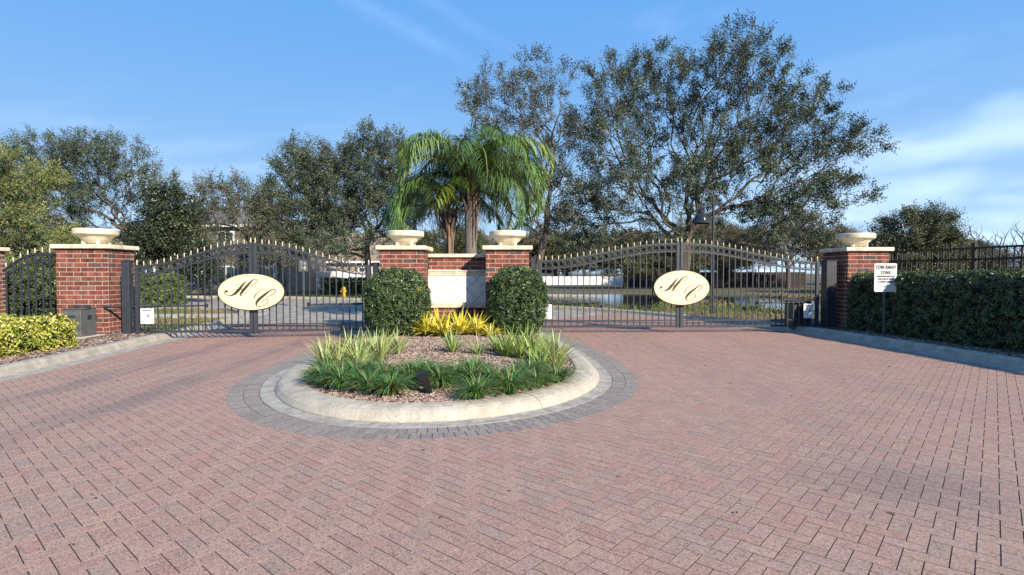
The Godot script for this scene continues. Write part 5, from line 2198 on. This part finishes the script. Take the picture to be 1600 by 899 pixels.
func build_oaks() -> void:
	var oak := [Color(0.048, 0.074, 0.044), Color(0.06, 0.088, 0.048), Color(0.038, 0.06, 0.04), Color(0.08, 0.106, 0.056), Color(0.09, 0.095, 0.064)]
	var oak_open := [Color(0.075, 0.085, 0.05), Color(0.095, 0.095, 0.058), Color(0.06, 0.078, 0.042), Color(0.12, 0.105, 0.07), Color(0.05, 0.067, 0.038)]
	# big live oak on the right
	var d := 27.5
	var bx := 8.55
	tree("live_oak", "large spreading live oak behind the right gate, widest and tallest crown", P(bx, -0.1, d),
		[Vector3(0, 0, 0), Vector3(0.05, 0.8, 0), Vector3(-0.02, 1.7, 0), Vector3(0.08, 2.6, 0.05), Vector3(0.1, 3.3, 0)],
		[lobe(945, 205, 55, 92, d, bx, 1.0, 2.6), lobe(1050, 160, 90, 95, d, bx, -1.5, 3.0), lobe(1150, 128, 66, 68, d, bx, 0.5, 2.4), lobe(1238, 185, 66, 64, d, bx, -0.5, 2.6), lobe(1296, 232, 58, 40, d, bx, 1.0, 1.8), lobe(1275, 300, 76, 32, d, bx, 0.5, 2.0), lobe(990, 310, 105, 60, d, bx, 1.5, 3.0), lobe(1150, 270, 110, 80, d, bx, 0.0, 3.6), lobe(905, 330, 45, 60, d, bx, 1.5, 1.8), lobe(1200, 335, 70, 32, d, bx, 1.5, 2.0), lobe(925, 370, 55, 26, d, bx, 1.0, 2.0), lobe(1010, 362, 60, 24, d, bx, 1.5, 2.0), lobe(1215, 372, 60, 18, d, bx, 1.0, 1.8)],
		980, {"seed": 101, "per": 7, "reach": 2, "cols": oak, "tip": 0.0085, "expo": 0.52, "wide": 0.2, "leaf": 0.115, "leaves": 12, "k": 0.6, "hang": 0.35})
	# open oak in the middle
	d = 26.0
	bx = 1.2
	tree("open_oak", "sparse brownish oak behind the palms, left of the large live oak", P(bx, -0.1, d),
		[Vector3(0, 0, 0), Vector3(0.0, 1.0, 0), Vector3(0.05, 2.0, 0), Vector3(0.3, 3.2, 0), Vector3(0.45, 4.0, 0)],
		[lobe(785, 185, 75, 72, d, bx, 0.0, 2.2), lobe(845, 150, 48, 52, d, bx, 0.5, 1.6), lobe(810, 270, 75, 60, d, bx, -0.5, 2.0), lobe(865, 250, 42, 75, d, bx, 0.0, 1.6), lobe(855, 340, 40, 28, d, bx, 0.5, 1.2)],
		430, {"seed": 102, "per": 4, "reach": 2, "cols": oak_open, "tip": 0.007, "expo": 0.52, "wide": 0.2, "leaf": 0.1, "leaves": 11, "k": 0.6, "bark": mats.bark, "hang": 0.3})
	# dense oak left of the palms
	d = 35.0
	bx = -9.1
	tree("dense_oak", "dense rounded dark oak left of the palms, over the white fence", P(bx, 0, d),
		[Vector3(0, 0, 0), Vector3(0, 1.2, 0), Vector3(-0.05, 2.3, 0), Vector3(-0.1, 3.0, 0)],
		[lobe(495, 270, 62, 45, d, bx, 0.0, 2.4), lobe(600, 255, 58, 45, d, bx, 0.3, 2.4), lobe(545, 320, 105, 55, d, bx, -0.3, 3.4), lobe(465, 335, 45, 48, d, bx, 1.0, 2.0), lobe(622, 325, 42, 52, d, bx, 0.5, 2.2), lobe(535, 385, 70, 24, d, bx, 1.0, 2.0)],
		620, {"seed": 103, "per": 8, "reach": 3, "cols": oak, "tip": 0.008, "wide": 0.28, "leaf": 0.13, "leaves": 12, "hang": 0.25})
	# thin oak over the left house
	d = 33.0
	bx = -15.6
	tree("thin_oak", "thin-crowned oak in front of the left house roof, between magnolia and dense oak", P(bx, 0, d),
		[Vector3(0, 0, 0), Vector3(0.1, 1.3, 0), Vector3(0.0, 2.6, 0), Vector3(-0.1, 3.4, 0)],
		[lobe(345, 312, 50, 32, d, bx, 0.0, 1.8), lobe(395, 335, 45, 42, d, bx, 0.3, 1.8), lobe(315, 350, 40, 36, d, bx, -0.3, 1.6), lobe(370, 385, 80, 34, d, bx, 0.0, 2.0), lobe(430, 380, 40, 36, d, bx, 0, 1.6)],
		340, {"seed": 104, "per": 5, "reach": 3, "cols": oak_open, "tip": 0.008, "wide": 0.26, "leaf": 0.12, "leaves": 11})
	# feathery oak at the left
	d = 38.0
	bx = -26.4
	tree("feathery_oak", "wide feathery oak with a leaning bare limb behind the sunlit left pillar", P(bx, 0, d),
		[Vector3(0, 0, 0), Vector3(0.1, 1.5, 0), Vector3(-0.1, 3.0, 0), Vector3(-0.2, 3.8, 0)],
		[lobe(85, 262, 62, 42, d, bx, 0.0, 2.6), lobe(170, 255, 66, 38, d, bx, 0.3, 2.6), lobe(232, 292, 42, 28, d, bx, 0, 1.8), lobe(130, 312, 85, 42, d, bx, -0.3, 3.0), lobe(50, 310, 50, 48, d, bx, 0, 2.4), lobe(120, 365, 80, 30, d, bx, 0, 2.4)],
		520, {"seed": 105, "per": 6, "reach": 3, "cols": oak, "tip": 0.009, "wide": 0.28, "leaf": 0.13, "leaves": 11, "hang": 0.3})
	# cypress at the far left
	var cyp := [Color(0.115, 0.155, 0.042), Color(0.15, 0.175, 0.055), Color(0.085, 0.125, 0.038), Color(0.19, 0.195, 0.07)]
	d = 19.0
	bx = -16.8
	tree("wispy_cypress", "bright yellow-green wispy tree above the arched fence at the far left", P(bx, 0, d),
		[Vector3(0, 0, 0), Vector3(0, 1.2, 0), Vector3(0.05, 2.2, 0)],
		[lobe(15, 290, 55, 50, d, bx, 0.0, 1.3), lobe(60, 365, 48, 50, d, bx, 0.2, 1.2), lobe(-45, 340, 70, 90, d, bx, 0, 1.8), lobe(40, 435, 62, 40, d, bx, 0.3, 1.2)],
		420, {"seed": 106, "per": 10, "reach": 3, "cols": cyp, "tip": 0.008, "wide": 0.17, "leaf": 0.075, "leaves": 14, "hang": -0.35})
	# magnolia
	d = 28.0
	bx = -17.7
	var mag := [Color(0.03, 0.045, 0.02), Color(0.04, 0.055, 0.022), Color(0.025, 0.038, 0.02)]
	tree("magnolia", "dark glossy magnolia at the corner of the left house", P(bx, 0, d),
		[Vector3(0, 0, 0), Vector3(0, 0.7, 0), Vector3(0, 1.4, 0)],
		[lobe(262, 342, 34, 36, d, bx, 0, 1.1), lobe(255, 390, 42, 34, d, bx, 0, 1.3), lobe(285, 410, 40, 30, d, bx, 0, 1.2)],
		240, {"seed": 107, "per": 10, "reach": 3, "cols": mag, "tip": 0.01, "wide": 0.22, "leaf": 0.14, "leaves": 9, "leafmat": mats.leaf_gloss})

func build_background() -> void:
	var dk := [Color(0.06, 0.07, 0.032), Color(0.075, 0.085, 0.04), Color(0.05, 0.06, 0.03), Color(0.1, 0.1, 0.045)]
	var br := [Color(0.12, 0.105, 0.06), Color(0.1, 0.1, 0.05), Color(0.15, 0.12, 0.075), Color(0.085, 0.09, 0.045)]
	var trunk := [Vector3(0, 0, 0), Vector3(0.1, 1.0, 0), Vector3(0, 2.0, 0)]
	var g := "trees beyond the pond and the houses"
	var lob := [[Vector3(0, 4.6, 0), Vector3(2.6, 1.9, 2.4)], [Vector3(-1.5, 3.2, 0.4), Vector3(1.8, 1.5, 1.8)], [Vector3(1.6, 3.3, -0.3), Vector3(1.8, 1.6, 1.8)], [Vector3(0, 2.3, 0.8), Vector3(2.2, 1.0, 1.8)]]
	var a := tree("distant_tree", "dark green rounded tree behind the black fence at the far right", P(29.3, 0, 40.0), trunk, lob, 260, {"seed": 201, "per": 12, "cols": dk, "wide": 0.34, "leaf": 0.15, "leaves": 10, "group": g})
	a.scale = Vector3(1.0, 0.92, 1.0)
	var lob2 := [[Vector3(0.3, 5.6, 0), Vector3(2.2, 2.0, 2.0)], [Vector3(-1.6, 4.2, 0.4), Vector3(2.0, 1.7, 1.8)], [Vector3(1.9, 4.0, -0.3), Vector3(2.0, 1.8, 1.8)]]
	var b := tree("distant_tree", "brownish thinning tree above the brown fence, left of the shaded pillar", P(27.5, 0, 55.0), trunk, lob2, 240, {"seed": 202, "per": 8, "cols": br, "wide": 0.34, "leaf": 0.14, "leaves": 10, "group": g})
	b.scale = Vector3(1.15, 1.02, 1.15)
	var bare := tree("bare_tree", "leafless grey tree above the black fence, right of the dark rounded tree", P(37.5, 0, 45.0), trunk, [[Vector3(0, 4.2, 0), Vector3(2.0, 1.6, 1.6)], [Vector3(0.4, 3.0, 0), Vector3(2.0, 1.0, 1.4)]], 130, {"seed": 203, "per": 0, "tip": 0.016, "bark": mats.bark_grey})
	dup(bare, "bare_tree", "leafless tree cut by the right edge of the photo", P(39.8, 0, 43.0), 2.0, Vector3(0.95, 1.05, 0.95))
	# [prototype, x, depth, scale, height scale, words]
	var rows := [
		[a, 32.8, 44.0, 0.9, 0.72, "lower olive tree behind the black fence, right of the dark rounded one"],
		[a, 42.0, 52.0, 1.0, 0.7, "olive tree behind the black fence at the right edge of the photo"],
		[b, 33.5, 58.0, 1.0, 0.85, "brownish tree beyond the brown fence, touching the shaded pillar"],
		[b, 22.6, 60.0, 1.2, 0.85, "brownish tree beyond the brown fence, right of the street lamp"],
		[a, 17.2, 57.0, 1.1, 0.8, "dark tree behind the street lamp and the big oak's trunk"],
		[a, 11.5, 56.0, 1.2, 0.85, "dark tree beyond the pond, left of the right oval sign"],
		[a, 6.5, 82.0, 1.5, 1.05, "dark tree beyond the white pond fence, its right end"],
		[a, 1.5, 86.0, 1.6, 1.1, "dark tree above the middle of the white pond fence"],
		[b, -4.5, 84.0, 1.5, 1.0, "olive tree beyond the pond, behind the right middle pillar"],
		[b, 11.5, 88.0, 1.6, 1.0, "tall olive tree far beyond the pond, above the right gate's left leaf"],
		[a, -7.0, 62.0, 1.3, 1.0, "dark tree far behind the palm trunks"],
		[a, -13.0, 66.0, 1.4, 1.0, "dark tree behind the tan roofed house"],
		[b, -22.0, 62.0, 1.4, 1.0, "olive tree behind the left house, over its roof"],
		[a, -33.0, 55.0, 1.3, 0.8, "dark tree behind the grey gabled house"],
		[b, -48.0, 58.0, 1.5, 0.9, "olive tree at the far left beyond the wispy tree"],
		[a, -38.5, 48.0, 1.2, 0.75, "dark low tree at the far left beyond the arched fence"],
		[b, 45.0, 75.0, 1.5, 0.85, "brownish tree far behind the tan roof on the right"],
		[a, 19.5, 84.0, 1.6, 1.15, "bushy dark tree far off, seen under the big oak's left limbs"],
		[b, 23.0, 68.0, 1.4, 1.15, "brownish tree beyond the brown fence, seen under the big oak's right limbs"],
		[a, 25.5, 66.0, 1.4, 1.05, "dark tree beyond the brown fence, behind the right end of the right gate"],
		[b, 4.2, 84.0, 1.4, 1.1, "olive tree beyond the pond just right of the right middle pillar"],
		[a, 9.0, 90.0, 1.6, 1.15, "dark tree beyond the pond, behind the right gate's left leaf"],
		[a, 55.0, 80.0, 1.6, 0.8, "dark tree far behind the tan roof on the right"],
		[b, 66.0, 82.0, 1.6, 0.85, "brownish tree far off at the right edge"],
	]
	for q in rows:
		dup(q[0], "distant_tree", q[5], P(q[1], 0, q[2]), q[1] * 1.7, Vector3(q[3], q[4], q[3]))
	# white vinyl fences
	vinyl("white vinyl fence beyond the left gate, behind the low hedge", Vector2(-19.2, -48), Vector2(-11.0, -48), -0.05, 1.76)
	vinyl("long white vinyl fence on the far bank of the pond", Vector2(-6.0, -73), Vector2(17.0, -78), -0.1, 1.22)
	# brown board fence, tree shade painted into its colour
	var o := thing("board_fence", "brown board fence with tree shade in its colour, beyond the pond behind the right gate", "fence", P(13.0, 0, 64.0), deg_to_rad(6))
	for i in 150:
		part("board", bar_box(0.142, 1.72, 0.02), mats.wood_fence_shaded, o, Vector3(i * 0.15, 0.84, 0.012 * (i % 2)))
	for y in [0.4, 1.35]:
		part("fence_rail", bar_box(22.5, 0.09, 0.04), mats.wood_fence_shaded, o, Vector3(11.2, y, -0.035))
	for c in [[4.9, 60.0], [-1.2, 60.0]]:
		pass
	# houses
	house("two-storey house with a dark hip roof behind the magnolia and thin oak", P(-23.0, 0, 46.0), 12.0, 9.0, 5.2, 1.9, mats.stucco_dark, mats.roof_grey, 8, 0.0, false)
	house("tan-roofed single-storey house behind the dense oak and the white fence", P(-15.2, 0, 56.0), 13.0, 10.0, 2.7, 2.9, mats.stucco, mats.roof_tan, 4, 0.0, false)
	house("small grey-roofed house with a white front gable behind the sunlit left pillar", P(-41.5, 0, 62.0), 6.0, 8.0, 3.6, 2.0, mats.stucco, mats.roof_grey, 2, 0.0, true)
	house("low house with a tan roof behind the hedge on the right", P(53.0, 0, 74.0), 14.0, 10.0, 2.3, 1.6, mats.stucco, mats.roof_tan, 3, 0.0, false)
	house("low house with a white front gable at the right edge of the photo", P(62.0, 0, 68.0), 7.0, 9.0, 2.2, 1.3, mats.vinyl, mats.roof_grey, 2, 0.0, true)
	house("pale roofed house beyond the brown board fence", P(32.6, 0, 72.0), 2.6, 2.6, 1.5, 0.62, mats.stucco, mats.vinyl, 2, 0.0, false)

func bar_box(x: float, y: float, z: float) -> ArrayMesh:
	var key := "bb_%d_%d_%d" % [roundi(x * 1000), roundi(y * 1000), roundi(z * 1000)]
	if not meshes.has(key):
		var b := MB.new()
		b.box(Vector3.ZERO, Vector3(x, y, z), 0.004)
		meshes[key] = b.mesh()
	return meshes[key]

func vinyl(label: String, a: Vector2, b: Vector2, y0: float, h: float) -> void:
	var dir := (b - a).normalized()
	var L := a.distance_to(b)
	var o := thing("vinyl_fence", label, "fence", Vector3(a.x, y0, a.y), atan2(-dir.y, dir.x))
	var n := int(ceil(L / 2.4))
	var w := L / n
	for i in n:
		part("fence_panel", bar_box(w - 0.13, h - 0.1, 0.04), mats.vinyl, o, Vector3((i + 0.5) * w, h * 0.5, 0))
	for i in n + 1:
		part("fence_post", bar_box(0.13, h, 0.13), mats.vinyl, o, Vector3(i * w, h * 0.5, 0))
	part("top_rail", bar_box(L, 0.06, 0.07), mats.vinyl, o, Vector3(L * 0.5, h - 0.03, 0.0))

func house(label: String, at: Vector3, w: float, d: float, eave: float, rise: float, wall_m: Material, roof_m: Material, nw: int, turn: float, gable: bool) -> void:
	var o := thing("house", label, "house", at, turn, "houses beyond the gates")
	var b := MB.new()
	b.box(Vector3(0, eave * 0.5, 0), Vector3(w, eave, d), 0.0)
	if gable:
		b.tri(Vector3(-w * 0.5, eave, d * 0.5), Vector3(w * 0.5, eave, d * 0.5), Vector3(0, eave + rise, d * 0.5))
	part("wall", b.mesh(), wall_m, o)
	b = MB.new()
	var ov := 0.45
	var hw := w * 0.5 + ov
	var hd := d * 0.5 + ov
	var ry := eave - 0.05
	if gable:
		var k := rise * hw / (w * 0.5)
		var t := 0.16
		for s in [-1.0, 1.0]:
			var e0 := Vector3(hw * s, ry, hd)
			var e1 := Vector3(hw * s, ry, -hd)
			var r0 := Vector3(0, ry + k, hd)
			var r1 := Vector3(0, ry + k, -hd)
			var up := Vector3.UP * t
			b.quad(e0 + up, e1 + up, r1 + up, r0 + up)
			b.quad(r0, r1, e1, e0)
			b.quad(e0, e0 + up, r0 + up, r0)
			b.quad(e1, r1, r1 + up, e1 + up)
			b.quad(e1, e1 + up, e0 + up, e0)
		part("roof", b.mesh(), roof_m, o)
		b = MB.new()
		for s in [-1.0, 1.0]:
			b.tube([Vector3(hw * s, ry + 0.06, hd + 0.03), Vector3(0, ry + k + 0.06, hd + 0.03)], [0.11, 0.11], 4)
		part("gable_trim", b.mesh(), mats.vinyl, o)
	else:
		var rl := maxf(0.5, hw - hd)
		var a := Vector3(-hw, ry, hd)
		var c := Vector3(hw, ry, hd)
		var e := Vector3(hw, ry, -hd)
		var f := Vector3(-hw, ry, -hd)
		var r0 := Vector3(-rl, eave + rise, 0)
		var r1 := Vector3(rl, eave + rise, 0)
		b.quad(a, c, r1, r0)
		b.tri(c, e, r1)
		b.quad(e, f, r0, r1)
		b.tri(f, a, r0)
		b.quad(f, e, c, a)
		part("roof", b.mesh(), roof_m, o)
		b = MB.new()
		b.box(Vector3(0, ry - 0.08, hd - 0.02), Vector3(hw * 2, 0.16, 0.06))
		b.box(Vector3(hw - 0.02, ry - 0.08, 0), Vector3(0.06, 0.16, hd * 2 - 0.1))
		part("fascia", b.mesh(), mats.vinyl, o)
	var storeys := 2 if eave > 4.5 else 1
	for s in storeys:
		var n := maxi(1, nw / storeys)
		for i in n:
			var x := (i + 0.5) / n * w - w * 0.5
			var y := (1.5 if storeys == 1 else 1.4 + 2.6 * s)
			var wh := minf(1.2, eave * 0.4)
			var wd := part("window", bar_box(1.1, wh, 0.08), mats.glass, o, Vector3(x, minf(y, eave * 0.55) if storeys == 1 else y, d * 0.5 + 0.01))
			var fb := MB.new()
			fb.box(Vector3(0, wh * 0.5 + 0.05, 0.02), Vector3(1.3, 0.1, 0.1))
			fb.box(Vector3(0, -wh * 0.5 - 0.05, 0.02), Vector3(1.3, 0.1, 0.1))
			fb.box(Vector3(-0.6, 0, 0.02), Vector3(0.1, wh, 0.1))
			fb.box(Vector3(0.6, 0, 0.02), Vector3(0.1, wh, 0.1))
			fb.box(Vector3(0, 0, 0.02), Vector3(0.05, wh, 0.06))
			part("frame", fb.mesh(), mats.vinyl, wd)
